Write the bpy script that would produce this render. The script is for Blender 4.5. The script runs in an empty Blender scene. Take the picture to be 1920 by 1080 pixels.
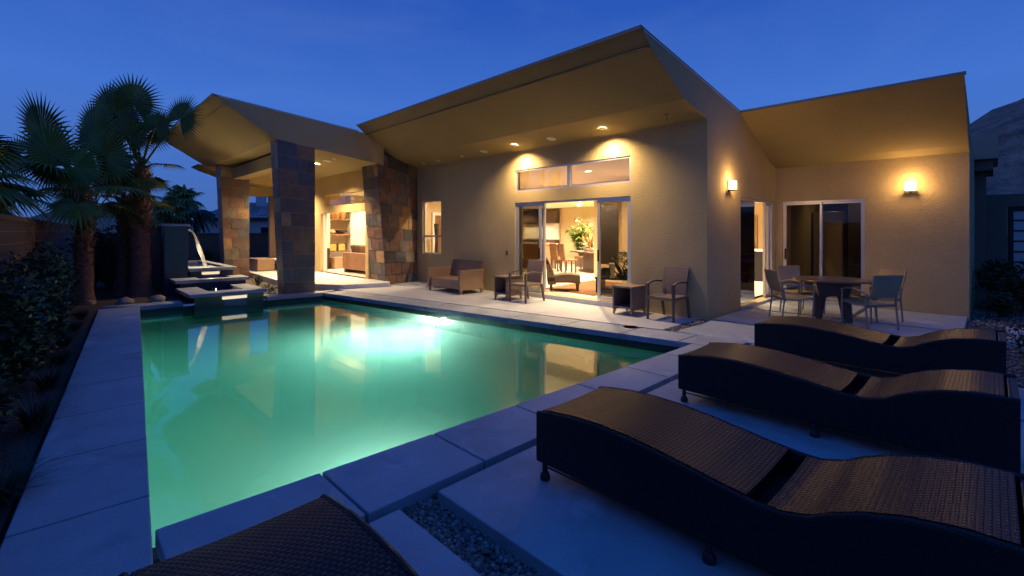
import bpy, bmesh, math, random
from mathutils import Vector, Matrix, noise
random.seed(7)
R = math.radians
S = bpy.context.scene
COL = S.collection

# ---------------------------------------------------------------- camera, world, exposure
CAM = Vector((3.598, -8.452, 1.6))
cd = bpy.data.cameras.new('camera'); cam = bpy.data.objects.new('camera', cd); COL.objects.link(cam)
cam.location = CAM; cam.rotation_euler = (R(90), 0, math.atan2(0.715, 0.699))
cd.sensor_width = 36; cd.lens = 36*880/1920; cd.shift_y = -106/1920; cd.clip_end = 4000; cd.clip_start = .05
S.camera = cam
S.view_settings.view_transform = 'Standard'; S.view_settings.look = 'None'
S.view_settings.exposure = .18; S.view_settings.gamma = 1
S.cycles.use_denoising = True
S.cycles.max_bounces = 10; S.cycles.diffuse_bounces = 4; S.cycles.glossy_bounces = 4
S.cycles.transmission_bounces = 8; S.cycles.transparent_max_bounces = 12
S.cycles.sample_clamp_indirect = 12; S.cycles.caustics_reflective = False; S.cycles.caustics_refractive = False

w = bpy.data.worlds.new('World'); S.world = w; w.use_nodes = True
nt = w.node_tree; nt.nodes.clear()
def N(nt, t, **k):
    n = nt.nodes.new(t)
    for a, b in k.items(): setattr(n, a, b)
    return n
L = nt.links.new
out = N(nt, 'ShaderNodeOutputWorld'); bg = N(nt, 'ShaderNodeBackground')
tc = N(nt, 'ShaderNodeTexCoord'); sp = N(nt, 'ShaderNodeSeparateXYZ'); L(tc.outputs['Generated'], sp.inputs[0])
rp = N(nt, 'ShaderNodeValToRGB'); L(sp.outputs['Z'], rp.inputs[0])
cr = rp.color_ramp
for p, c in ((0, (.058, .14, .41)), (.10, (.060, .162, .53)), (.24, (.054, .172, .63)), (.42, (.024, .100, .49)), (.7, (.009, .078, .46)), (1, (.005, .100, .50))):
    e = cr.elements[0] if p == 0 else cr.elements[len(cr.elements)-1] if p == 1 else cr.elements.new(p); e.color = (*c, 1)
# twilight sky texture, sun already below the horizon, blended into the gradient
sky = N(nt, 'ShaderNodeTexSky'); sky.sky_type = 'NISHITA'; sky.sun_disc = False; sky.sun_elevation = R(-3); sky.sun_rotation = R(215); sky.ozone_density = 4
mxs = N(nt, 'ShaderNodeMix', data_type='RGBA', blend_type='ADD'); mxs.inputs[0].default_value = .02
L(rp.outputs[0], mxs.inputs[6]); L(sky.outputs[0], mxs.inputs[7])
# thin cloud wisps
mp = N(nt, 'ShaderNodeMapping'); mp.inputs['Scale'].default_value = (1.6, 1.6, 5); mp.inputs['Location'].default_value = (2.3, -.9, .4); mp.inputs['Rotation'].default_value = (.2, .1, .7); L(tc.outputs['Generated'], mp.inputs[0])
nz = N(nt, 'ShaderNodeTexNoise'); nz.inputs['Scale'].default_value = 1.7; nz.inputs['Detail'].default_value = 5; nz.inputs['Distortion'].default_value = .6; L(mp.outputs[0], nz.inputs[0])
cr2 = N(nt, 'ShaderNodeValToRGB'); cr2.color_ramp.elements[0].position = .47; cr2.color_ramp.elements[1].position = .80; cr2.color_ramp.elements[1].color = (.17, .17, .17, 1); L(nz.outputs[0], cr2.inputs[0])
mx = N(nt, 'ShaderNodeMix', data_type='RGBA'); L(cr2.outputs[0], mx.inputs[0]); L(mxs.outputs[2], mx.inputs[6]); mx.inputs[7].default_value = (.16, .27, .66, 1)
# warm afterglow low in the west, behind the photographer
dp = N(nt, 'ShaderNodeVectorMath', operation='DOT_PRODUCT'); L(tc.outputs['Generated'], dp.inputs[0]); dp.inputs[1].default_value = (-.62, -.77, .12)
mr = N(nt, 'ShaderNodeMapRange'); mr.inputs[1].default_value = .84; mr.inputs[2].default_value = 1; mr.inputs[4].default_value = .7; L(dp.outputs['Value'], mr.inputs[0])
mx2 = N(nt, 'ShaderNodeMix', data_type='RGBA'); L(mr.outputs[0], mx2.inputs[0]); L(mx.outputs[2], mx2.inputs[6]); mx2.inputs[7].default_value = (.36, .31, .52, 1)
L(mx2.outputs[2], bg.inputs[0]); bg.inputs[1].default_value = .86; L(bg.outputs[0], out.inputs[0])

# ---------------------------------------------------------------- helpers
def at(px, Y, z=0):
    "point in the house frame that lies Y metres out at photo column px"
    X = (px-960)/880*Y; dx, dy = X-3.53, Y-8.48
    return Vector((dx*.6990+dy*-.7152, dx*.7152+dy*.6990, z))
def gp(px, py, z=0):
    return at(px, (1.6-z)*880/(py-434), z)

class M:
    def __init__(s): s.v = []; s.f = []; s.c = []
    def add(s, vs, fs, c=None):
        n = len(s.v); s.v += [Vector(p) for p in vs]; s.f += [tuple(i+n for i in f) for f in fs]; s.c += [c]*len(fs); return s
    def box(s, x0, x1, y0, y1, z0, z1, m=None, c=None):
        vs = [Vector((x, y, z)) for z in (z0, z1) for x, y in ((x0, y0), (x1, y0), (x1, y1), (x0, y1))]
        if m: vs = [m @ p for p in vs]
        return s.add(vs, [(3, 2, 1, 0), (4, 5, 6, 7), (0, 1, 5, 4), (1, 2, 6, 5), (2, 3, 7, 6), (3, 0, 4, 7)], c)
    def frust(s, a, b, c=None):
        "a, b: bottom and top rings of points"
        n = len(a); fs = [tuple(range(n))[::-1], tuple(range(n, 2*n))] + [(i, (i+1) % n, n+(i+1) % n, n+i) for i in range(n)]
        return s.add(list(a)+list(b), fs, c)
    def prism(s, poly, z0, z1, c=None):
        return s.frust([(x, y, z0) for x, y in poly], [(x, y, z1) for x, y in poly], c)
    def prof(s, poly, a0, a1, c=None):
        "profile in (y,z) swept along x"
        return s.frust([(a0, y, z) for y, z in poly], [(a1, y, z) for y, z in poly], c)
    def tube(s, pts, r, n=8, c=None, cap=True):
        pts = [Vector(p) for p in pts]; rs = r if isinstance(r, (list, tuple)) else [r]*len(pts)
        rings = []; up = Vector((0, 0, 1))
        for i, p in enumerate(pts):
            t = (pts[min(i+1, len(pts)-1)]-pts[max(i-1, 0)]).normalized()
            x = t.cross(up if abs(t.z) < .95 else Vector((1, 0, 0))).normalized(); y = x.cross(t)
            rings.append([p+rs[i]*(math.cos(2*math.pi*k/n)*x+math.sin(2*math.pi*k/n)*y) for k in range(n)])
        vs = [q for g in rings for q in g]; fs = []
        for i in range(len(pts)-1):
            for k in range(n): fs.append((i*n+k, i*n+(k+1) % n, (i+1)*n+(k+1) % n, (i+1)*n+k))
        if cap: fs += [tuple(range(n))[::-1], tuple((len(pts)-1)*n+k for k in range(n))]
        return s.add(vs, fs, c)
    def lathe(s, pr, n=16, o=(0, 0, 0), c=None):
        o = Vector(o); vs = [o+Vector((r*math.cos(2*math.pi*k/n), r*math.sin(2*math.pi*k/n), z)) for r, z in pr for k in range(n)]
        fs = [(i*n+k, i*n+(k+1) % n, (i+1)*n+(k+1) % n, (i+1)*n+k) for i in range(len(pr)-1) for k in range(n)]
        if pr[0][0] > 1e-4: fs.append(tuple(range(n))[::-1])
        if pr[-1][0] > 1e-4: fs.append(tuple((len(pr)-1)*n+k for k in range(n)))
        return s.add(vs, fs, c)
    def obj(s, name, mat, parent=None, smooth=False, bevel=0, seg=2, loc=None):
        me = bpy.data.meshes.new(name); me.from_pydata([tuple(p) for p in s.v], [], s.f)
        if any(c is not None for c in s.c):
            at_ = me.attributes.new('tint', 'FLOAT_COLOR', 'FACE')
            for i, c in enumerate(s.c): at_.data[i].color = (*(c or (1, 1, 1)), 1)
        bm = bmesh.new(); bm.from_mesh(me); bmesh.ops.recalc_face_normals(bm, faces=bm.faces)
        if bevel: bmesh.ops.bevel(bm, geom=list(bm.edges), offset=bevel, segments=seg, profile=.6, affect='EDGES', clamp_overlap=True)
        bm.to_mesh(me); bm.free()
        if smooth:
            for p in me.polygons: p.use_smooth = True
            if smooth != 'all': me.set_sharp_from_angle(angle=R(38))
        me.materials.append(mat); o = bpy.data.objects.new(name, me); COL.objects.link(o)
        if parent: o.parent = parent
        if loc: o.location = loc
        return o

def tag(o, label=None, cat=None, group=None, kind=None):
    for k, v in (('label', label), ('category', cat), ('group', group), ('kind', kind)):
        if v: o[k] = v
    return o
def thing(name, label, cat, loc=(0, 0, 0), rz=0, group=None):
    o = bpy.data.objects.new(name, None); COL.objects.link(o); o.empty_display_size = .2
    o.location = loc; o.rotation_euler = (0, 0, rz); return tag(o, label, cat, group)
def dup(o, loc, rz, label, parent=None):
    def cp(q, par):
        c = q.copy(); COL.objects.link(c); c.parent = par
        for ch in q.children: cp(ch, c)
        return c
    c = cp(o, parent); c.location = loc; c.rotation_euler = (0, 0, rz); c['label'] = label; return c
def lamp(kind, loc, power, col, parent=None, **k):
    l = bpy.data.lights.new('light', kind); l.energy = power; l.color = col
    o = bpy.data.objects.new('light', l); COL.objects.link(o); o.location = loc
    d = k.pop('dir', None)
    if d: o.rotation_euler = Vector(d).to_track_quat('-Z', 'Y').to_euler()
    for a, b in k.items(): setattr(l, a, b)
    if parent: o.parent = parent
    return o
WARM = (1, .72, .39)

# ---------------------------------------------------------------- materials
def mat(name, col, rough=.6, metal=0, var=0, vs=3, bump=0, bs=60, bd=.01, spec=.5, tint=False, coords='Object', emit=None, es=1, rvar=0, fine=0):
    m = bpy.data.materials.new(name); m.use_nodes = True; t = m.node_tree; b = t.nodes['Principled BSDF']; l = t.links.new
    b.inputs['Base Color'].default_value = (*col, 1); b.inputs['Roughness'].default_value = rough; b.inputs['Metallic'].default_value = metal
    b.inputs['Specular IOR Level'].default_value = spec
    co = N(t, 'ShaderNodeTexCoord').outputs[coords]; src = None
    if tint:
        a = N(t, 'ShaderNodeAttribute', attribute_name='tint'); src = a.outputs['Color']; l(src, b.inputs['Base Color'])
    if var:
        nz = N(t, 'ShaderNodeTexNoise'); nz.inputs['Scale'].default_value = vs; nz.inputs['Detail'].default_value = 6; nz.inputs['Roughness'].default_value = .6; l(co, nz.inputs[0])
        mr = N(t, 'ShaderNodeMapRange'); mr.inputs[1].default_value = .3; mr.inputs[2].default_value = .7; mr.inputs[3].default_value = 1-var; mr.inputs[4].default_value = 1+var; l(nz.outputs[0], mr.inputs[0])
        f = mr.outputs[0]
        if fine:
            n2 = N(t, 'ShaderNodeTexNoise'); n2.inputs['Scale'].default_value = vs*25; n2.inputs['Detail'].default_value = 3; l(co, n2.inputs[0])
            m2 = N(t, 'ShaderNodeMapRange'); m2.inputs[1].default_value = .3; m2.inputs[2].default_value = .7; m2.inputs[3].default_value = 1-fine; m2.inputs[4].default_value = 1+fine; l(n2.outputs[0], m2.inputs[0])
            mm = N(t, 'ShaderNodeMath', operation='MULTIPLY'); l(f, mm.inputs[0]); l(m2.outputs[0], mm.inputs[1]); f = mm.outputs[0]
        vm = N(t, 'ShaderNodeVectorMath', operation='SCALE')
        if src: l(src, vm.inputs[0])
        else: vm.inputs[0].default_value = col
        l(f, vm.inputs['Scale']); l(vm.outputs[0], b.inputs['Base Color'])
        if rvar:
            m3 = N(t, 'ShaderNodeMapRange'); m3.inputs[3].default_value = rough-rvar; m3.inputs[4].default_value = rough+rvar; l(nz.outputs[0], m3.inputs[0]); l(m3.outputs[0], b.inputs['Roughness'])
    if bump:
        nb = N(t, 'ShaderNodeTexNoise'); nb.inputs['Scale'].default_value = bs; nb.inputs['Detail'].default_value = 4; l(co, nb.inputs[0])
        bp = N(t, 'ShaderNodeBump'); bp.inputs['Strength'].default_value = bump; bp.inputs['Distance'].default_value = bd; l(nb.outputs[0], bp.inputs['Height']); l(bp.outputs[0], b.inputs['Normal'])
    if emit: b.inputs['Emission Color'].default_value = (*emit, 1); b.inputs['Emission Strength'].default_value = es
    return m
def stain(m, sc, th, gain, seed):
    "mineral bloom and dark water marks: irregular patches breaking up a base colour"
    t = m.node_tree; b = t.nodes['Principled BSDF']; src = b.inputs['Base Color'].links[0].from_socket; l = t.links.new
    co = N(t, 'ShaderNodeTexCoord'); mp = N(t, 'ShaderNodeMapping'); mp.inputs['Location'].default_value = (seed, seed*2, 0); l(co.outputs['Object'], mp.inputs[0])
    a = N(t, 'ShaderNodeTexNoise'); a.inputs['Scale'].default_value = sc; a.inputs['Detail'].default_value = 7; a.inputs['Roughness'].default_value = .68; a.inputs['Distortion'].default_value = .5; l(mp.outputs[0], a.inputs[0])
    r = N(t, 'ShaderNodeMapRange'); r.inputs[1].default_value = th; r.inputs[2].default_value = th+.12; r.inputs[3].default_value = 1; r.inputs[4].default_value = gain; l(a.outputs[0], r.inputs[0])
    v = N(t, 'ShaderNodeVectorMath', operation='SCALE'); l(src, v.inputs[0]); l(r.outputs[0], v.inputs['Scale']); l(v.outputs[0], b.inputs['Base Color'])
def glow(name, col, s):
    m = bpy.data.materials.new(name); m.use_nodes = True; t = m.node_tree; t.nodes.clear()
    e = N(t, 'ShaderNodeEmission'); e.inputs[0].default_value = (*col, 1); e.inputs[1].default_value = s; t.links.new(e.outputs[0], N(t, 'ShaderNodeOutputMaterial').inputs[0]); return m

STUCCO = mat('stucco', (.54, .405, .20), .92, var=.10, vs=.9, bump=.9, bs=42, bd=.012, spec=.15, fine=.05)
SOFFIT = mat('soffit_stucco', (.34, .262, .125), .92, var=.07, vs=.7, bump=.5, bs=60, bd=.006, spec=.15, fine=.04)  # darker stucco copy with the warm bounce light put into its colour
METALCAP = mat('roof_metal', (.30, .27, .2), .5, .4)
CONC = mat('concrete', (.38, .42, .44), .62, var=.13, vs=2.1, bump=.35, bs=35, bd=.004, fine=.07, rvar=.12, spec=.4)
CONCW = mat('smooth_patio_concrete', (.55, .56, .58), .5, var=.10, vs=1.3, bump=.2, bs=30, bd=.003, fine=.05, rvar=.12)
stain(CONC, 1.1, .57, 1.45, 3.1); stain(CONC, 1.6, .52, .80, 9.7); stain(CONC, 7, .62, .82, 1.2); stain(CONCW, .9, .57, .86, 5.3); stain(STUCCO, .5, .58, .92, 2.0)
INFLOOR = mat('interior_stone_floor', (.74, .68, .58), .32, var=.08, vs=1.5)
SLATE = mat('slate_tile', (1, 1, 1), .55, var=.38, vs=5, bump=.8, bs=22, bd=.012, tint=True, fine=.22, rvar=.15)
GROUT = mat('grout', (.30, .28, .26), .9)
FRAME = mat('window_aluminium', (.62, .62, .66), .35, .55, var=.04)
DARKGAP = mat('crease_shade', (.06, .055, .05), .6)  # dark tone standing in for shade in the roof crease
WICKER_T = mat('taupe_wicker', (.22, .155, .115), .55, var=.14, vs=4, bump=.9, bs=90, bd=.004, fine=.18)
WOOD = mat('oiled_teak_foot', (.40, .25, .14), .5, var=.2, vs=9)
DKWOOD = mat('dark_brown_wood', (.085, .055, .045), .45, var=.2, vs=8)
MIDWOOD = mat('walnut_wood', (.20, .10, .05), .45, var=.25, vs=7)
DIRT = mat('dirt', (.085, .06, .042), .95, var=.3, vs=3, bump=1, bs=25, bd=.03, fine=.25)
GRAV = mat('gravel_bed', (.15, .125, .105), .9, var=.35, vs=18, bump=1, bs=45, bd=.03, fine=.3)
STONE = mat('river_pebble', (1, 1, 1), .6, tint=True, var=.15, vs=30)
GRASS = mat('lawn_grass', (.04, .09, .025), .9, var=.3, vs=6, bump=1, bs=70, bd=.03, fine=.3)
CMU = mat('tan_block_wall', (.13, .075, .048), .95, var=.14, vs=1.4, bump=.6, bs=40, bd=.01, fine=.1)
LEAF = mat('shrub_leaf', (1, 1, 1), .5, tint=True, spec=.4)
PALMLEAF = mat('palm_leaf', (1, 1, 1), .45, tint=True, spec=.4)
BARK = mat('palm_bark', (1, 1, 1), .9, tint=True, var=.3, vs=14, bump=1, bs=40, bd=.02)
BOULDER = mat('boulder', (.30, .25, .19), .9, var=.25, vs=5, bump=1, bs=18, bd=.03)
BLUETILE = mat('blue_slate', (.014, .028, .07), .35, var=.3, vs=9, bump=.5, bs=30, bd=.006, fine=.2)
HILL = mat('rocky_hillside', (.34, .21, .14), 1, var=.5, vs=.05, bump=1, bs=.12, bd=12, fine=.5)
PLASTER = mat('interior_wall', (.56, .42, .25), .85, var=.03, vs=2)
CEIL = mat('interior_ceiling', (.80, .68, .48), .9)
PINKWALL = mat('neighbour_stucco', (.75, .60, .55), .9, var=.08)
WHITEWALL = mat('white_render', (.7, .68, .66), .9)
ROOFTILE = mat('clay_tile', (1, 1, 1), .85, tint=True, var=.25, vs=3, bump=.6, bs=20, bd=.03)
BLACKM = mat('black_metal', (.02, .02, .022), .4, .5)
WHITEP = mat('white_paint', (.7, .68, .64), .6)
CUSH = mat('white_cushion', (.66, .62, .6), .9)
CERAM = mat('glazed_ceramic', (1, 1, 1), .3, tint=True)
STEEL = mat('brushed_steel', (.6, .58, .54), .28, 1)
FEET = mat('black_foot', (.015, .015, .018), .45)
ALU = mat('grey_powder_coat', (.34, .31, .27), .4, .5)
WEAVEB = mat('beige_sling', (.42, .31, .17), .65, var=.08, bump=.8, bs=140, bd=.003)
TABLETOP = mat('bronze_tabletop', (.17, .11, .075), .3, .2, var=.12, vs=5)
BULB = glow('lamp_glow', (1, .74, .42), 420)
SHADEGLOW = glow('frosted_lamp_glass', (1, .62, .25), 14)
POOLBULB = glow('pool_lamp_glow', (.85, 1, .85), 110)

def brick(name, c1, c2, mort, bw, bh, ms, plane='XY', rough=.4, bd=.004, spec=.5, offs=.5, metal=0, bias=0):
    m = bpy.data.materials.new(name); m.use_nodes = True; t = m.node_tree; b = t.nodes['Principled BSDF']; l = t.links.new
    co = N(t, 'ShaderNodeTexCoord'); s = N(t, 'ShaderNodeSeparateXYZ'); c = N(t, 'ShaderNodeCombineXYZ'); l(co.outputs['Object'], s.inputs[0])
    for k, ax in enumerate(plane): l(s.outputs[ax], c.inputs[k])
    br = N(t, 'ShaderNodeTexBrick'); l(c.outputs[0], br.inputs[0]); br.offset = offs
    br.inputs['Color1'].default_value = (*c1, 1); br.inputs['Color2'].default_value = (*c2, 1); br.inputs['Mortar'].default_value = (*mort, 1)
    br.inputs['Scale'].default_value = 1; br.inputs['Brick Width'].default_value = bw; br.inputs['Row Height'].default_value = bh
    br.inputs['Mortar Size'].default_value = ms; br.inputs['Mortar Smooth'].default_value = .6; br.inputs['Bias'].default_value = bias
    l(br.outputs['Color'], b.inputs['Base Color']); b.inputs['Roughness'].default_value = rough; b.inputs['Specular IOR Level'].default_value = spec; b.inputs['Metallic'].default_value = metal
    bp = N(t, 'ShaderNodeBump'); bp.invert = True; bp.inputs['Strength'].default_value = 1; bp.inputs['Distance'].default_value = bd
    l(br.outputs['Fac'], bp.inputs['Height']); l(bp.outputs[0], b.inputs['Normal']); return m
WEAVE_TOP = brick('dark_wicker_weave', (.078, .062, .056), (.045, .037, .035), (.004, .004, .005), .027, .0215, .0085, 'YX', .42, .008, .35)
WEAVE_SIDE = brick('dark_wicker_side', (.012, .012, .015), (.018, .016, .018), (.004, .004, .005), .020, .011, .0025, 'XZ', .45, .003, .35)
WEAVE_END = brick('dark_wicker_end', (.012, .012, .015), (.018, .016, .018), (.004, .004, .005), .020, .011, .0025, 'YZ', .45, .003, .35)
MOSAIC = brick('pool_mosaic', (.02, .10, .10), (.05, .035, .03), (.03, .035, .035), .025, .025, .002, 'XZ', .15, .001, .6, 0)
MOSAIC_Y = brick('pool_mosaic_end', (.01, .07, .10), (.03, .045, .06), (.02, .03, .035), .025, .025, .002, 'YZ', .15, .001, .6, 0)
STACK = brick('stacked_white_stone', (.75, .68, .55), (.60, .52, .40), (.30, .25, .18), .16, .035, .003, 'YZ', .8, .02, .3)
STACKX = brick('stacked_stone_x', (.75, .68, .55), (.60, .52, .40), (.30, .25, .18), .16, .035, .003, 'XZ', .8, .02, .3)
STRIPEW = brick('striped_rattan', (.22, .15, .09), (.12, .08, .05), (.02, .015, .012), .5, .024, .004, 'ZX', .5, .006, .4)

# window glass: thin pane, mostly clear with a mirror-like sheen and a faint grey tint
def pane_mat(name, tintc, extra):
    m = bpy.data.materials.new(name); m.use_nodes = True; t = m.node_tree; t.nodes.clear(); l = t.links.new
    o = N(t, 'ShaderNodeOutputMaterial'); tr = N(t, 'ShaderNodeBsdfTransparent'); tr.inputs[0].default_value = (*tintc, 1)
    g = N(t, 'ShaderNodeBsdfGlossy'); g.inputs['Roughness'].default_value = 0; g.inputs[0].default_value = (.9, .9, .9, 1)
    fr = N(t, 'ShaderNodeFresnel'); fr.inputs[0].default_value = 1.5; ad = N(t, 'ShaderNodeMath', operation='MULTIPLY_ADD'); ad.inputs[1].default_value = 1.15; ad.inputs[2].default_value = extra; ad.use_clamp = True
    l(fr.outputs[0], ad.inputs[0]); x = N(t, 'ShaderNodeMixShader'); l(ad.outputs[0], x.inputs[0]); l(tr.outputs[0], x.inputs[1]); l(g.outputs[0], x.inputs[2]); l(x.outputs[0], o.inputs[0]); return m
GLASS = pane_mat('window_glass', (.42, .40, .34), 0)
GLASSC = pane_mat('clear_window_glass', (.75, .74, .70), .06)
GLASSU = pane_mat('clerestory_glass', (.72, .68, .6), .13)

def water_mat(name, rough, bump, scale, absorb, dens, scat=0):
    m = bpy.data.materials.new(name); m.use_nodes = True; t = m.node_tree; b = t.nodes['Principled BSDF']; l = t.links.new
    b.inputs['Transmission Weight'].default_value = 1; b.inputs['IOR'].default_value = 1.33; b.inputs['Roughness'].default_value = rough; b.inputs['Base Color'].default_value = (1, 1, 1, 1)
    co = N(t, 'ShaderNodeTexCoord'); nb = N(t, 'ShaderNodeTexNoise'); nb.inputs['Scale'].default_value = scale; nb.inputs['Detail'].default_value = 3; l(co.outputs['Object'], nb.inputs[0])
    bp = N(t, 'ShaderNodeBump'); bp.inputs['Strength'].default_value = bump; bp.inputs['Distance'].default_value = .02; l(nb.outputs[0], bp.inputs['Height']); l(bp.outputs[0], b.inputs['Normal'])
    if dens:
        va = N(t, 'ShaderNodeVolumeAbsorption'); va.inputs[0].default_value = (*absorb, 1); va.inputs[1].default_value = dens; o = va.outputs[0]
        if scat:
            vs = N(t, 'ShaderNodeVolumeScatter'); vs.inputs[0].default_value = (.75, 1, .9, 1); vs.inputs[1].default_value = scat; vs.inputs['Anisotropy'].default_value = .4
            a = N(t, 'ShaderNodeAddShader'); l(o, a.inputs[0]); l(vs.outputs[0], a.inputs[1]); o = a.outputs[0]
        l(o, t.nodes['Material Output'].inputs['Volume'])
    return m
POOLWATER = water_mat('pool_water', .012, .055, 5, (.04, .968, .925), .37, .15)
PONDWATER = water_mat('pond_water', .03, .5, 14, (1, 1, 1), 0)
POOLPL = mat('pool_plaster', (.74, .76, .70), .8, var=.06, vs=.8)

# ================================================================= SETTING
PN1, PN2, PF2, PF1 = (.45, -8.07), (.60, -1.92), (-8.66, -3.43), (-9.15, -7.12)     # pool corners
def lerp(a, b, t): return tuple(a[i]+(b[i]-a[i])*t for i in range(len(a)))
pool = [PN1, PN2, PF2, PF1]
g = M()
big = 900
outer = [(big, -big), (big, big), (-big, big), (-big, -big)]
pp = [(1.05, -8.6), (1.05, -1.4), (-9.2, -2.9), (-9.7, -7.6)]
vs = [(x, y, -.10) for x, y in outer] + [(x, y, -.10) for x, y in pp]
g.add(vs, [(0, 1, 5, 4), (1, 2, 6, 5), (2, 3, 7, 6), (3, 0, 4, 7)])
tag(g.obj('ground', DIRT), kind='structure')

# distant ring of desert hills
hl = M(); NA, NR = 240, 14
azc = math.atan2(.699, -.715)
hv = []
for i in range(NA):
    az = 2*math.pi*i/NA; rel = (azc-az+math.pi) % (2*math.pi)-math.pi   # + to the right of the view
    d = math.degrees(rel)
    def bump(c, wd, h): return h*math.exp(-((d-c)/wd)**2)
    e = 1.3+bump(60, 24, 12)+bump(95, 30, 8)+bump(-44, 12, .6)+.45*math.sin(az*23)+.25*math.sin(az*61)
    dd = (d-142+180) % 360-180; e += 8*math.exp(-(dd/26)**2)+1.2*math.exp(-(((d+165+180) % 360-180)/20)**2)
    for j in range(NR):
        f = j/(NR-1); rad = 420+f*420; h = math.tan(R(max(e, .4)))*840*math.sin(f*math.pi/2)**1.2
        p = Vector((math.cos(az)*rad, math.sin(az)*rad, 0)); n_ = noise.noise(p*.012)*30+noise.noise(p*.04)*11+noise.noise(p*.11)*4
        hv.append((p.x+CAM.x, p.y+CAM.y, -2+h+n_*f*(1-.55*f)*min(1, e/6)))
hf = [(i*NR+j, ((i+1) % NA)*NR+j, ((i+1) % NA)*NR+j+1, i*NR+j+1) for i in range(NA) for j in range(NR-1)]
hl.add(hv, hf); tag(hl.obj('hills', HILL, smooth='all'), kind='structure')

# pool shell
zw, zb = -.17, -1.35
def off(poly, d):
    r = []; n = len(poly)
    for i in range(n):
        p0, p1, p2 = Vector(poly[i-1]), Vector(poly[i]), Vector(poly[(i+1) % n])
        e1, e2 = (p1-p0).normalized(), (p2-p1).normalized(); n1, n2 = Vector((e1.y, -e1.x)), Vector((e2.y, -e2.x))
        b = (n1+n2).normalized(); r.append(tuple(p1+b*d/max(.3, b.dot(n1))))
    return r
po = off(pool, .035)     # wall line under the coping lip
s = M()
s.add([(x, y, zb) for x, y in po], [(0, 1, 2, 3)])
for i in (0, 1, 3):
    a, b = po[i], po[(i+1) % 4]; s.add([(*a, zb), (*b, zb), (*b, -.32), (*a, -.32)], [(0, 1, 2, 3)])
a, b = po[2], po[3]; s.add([(*a, zb), (*b, zb), (*b, -1.0), (*a, -1.0)], [(0, 1, 2, 3)])
tag(s.obj('pool_basin', POOLPL), kind='structure')
s = M()
for i in (0, 1, 3):
    a, b = po[i], po[(i+1) % 4]; s.add([(*a, -.32), (*b, -.32), (*b, -.08), (*a, -.08)], [(0, 1, 2, 3)])
tag(s.obj('waterline_tile', MOSAIC), kind='structure')
s = M(); a, b = po[2], po[3]; s.add([(*a, -1.0), (*b, -1.0), (*b, -.08), (*a, -.08)], [(0, 1, 2, 3)])
tag(s.obj('pool_end_tile', MOSAIC_Y), kind='structure')
pw = off(pool, .07)
tag(M().prism(pw, zb-.05, zw).obj('pool_water', POOLWATER), kind='structure')
# pool lamp in the house side wall
def edge_pt(p, q, t, inset): 
    p, q = Vector(p), Vector(q); e = (q-p).normalized(); return p.lerp(q, t)+Vector((e.y, -e.x))*inset
lp = edge_pt(PN2, PF2, .555, .02); e_ = (Vector(PF2)-Vector(PN2)).normalized(); nin = Vector((e_.y*1, -e_.x*1))*-1
nin = Vector((-e_.y, e_.x)); nin = nin if nin.y < 0 else -nin
def pool_lamp(p, n, z, power, glowp, label):
    pl = thing('pool_light', label, 'pool light', (p.x, p.y, z), math.atan2(n.y, n.x), 'underwater pool lamps')
    q = M(); q.lathe([(.0, .05), (.12, .03), (.16, 0)], 24); q.v = [MY @ v for v in q.v]; q.obj('lens', POOLBULB, pl)
    q = M(); q.lathe([(.16, 0), (.16, .02), (.185, .02), (.185, -.03)], 24); q.v = [MY @ v for v in q.v]; q.obj('rim', STEEL, pl)
    lamp('SPOT', (p.x+n.x*.08, p.y+n.y*.08, z), power, (1, .88, .68), dir=(n.x, n.y, 0), spot_size=R(150), spot_blend=1, shadow_soft_size=.1)
    if glowp: lamp('POINT', (p.x+n.x*.22, p.y+n.y*.22, z+.02), glowp, (1, .95, .78), shadow_soft_size=.05)
MY = Matrix.Rotation(R(90), 4, 'Y')
pool_lamp(lp, nin, -.52, 1000, 60, 'bright round underwater lamp set in the house side wall of the pool')
n2 = Vector((-1, .03)); pool_lamp(Vector((.48, -6.4)), n2.normalized(), -.66, 105, 0, 'added underwater lamp in the pool wall nearest the loungers, unseen below the coping')  # unseen second lamp, added to light the lower left of the pool

# ---- coping slabs
slabs = M()
def slab(m, poly, z0, z1, gap=.008):
    c = Vector((sum(p[0] for p in poly)/len(poly), sum(p[1] for p in poly)/len(poly)))
    m.prism([tuple(Vector(p)+(c-Vector(p)).normalized()*gap*1.4) for p in poly], z0, z1)
ys = [-8.07, -7.18, -6.30, -5.41, -4.52, -3.61, -2.72, -1.92]
ex = lambda y: .45+(y+8.07)/6.15*.15
for y0, y1 in zip(ys, ys[1:]): slab(slabs, [(ex(y0), y0), (1.13, y0), (1.13, y1), (ex(y1), y1)], -.09, 0)
# house side
k = 9; o0, o1 = (.62, -1.28), (-8.7, -2.78)
ts = [0, .022, .118, .234, .352, .470, .588, .706, .824, .93, 1]
for t0, t1 in zip(ts[1:], ts[2:]):
    A, B = lerp(PN2, PF2, t0), lerp(PN2, PF2, t1); C, D = lerp(o0, o1, t1), lerp(o0, o1, t0); slab(slabs, [A, B, C, D], -.09, 0)
slab(slabs, [PN2, lerp(PN2, PF2, .022), lerp(o0, o1, .022), (1.13, -1.25), (1.13, -1.92)], -.09, 0)
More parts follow.
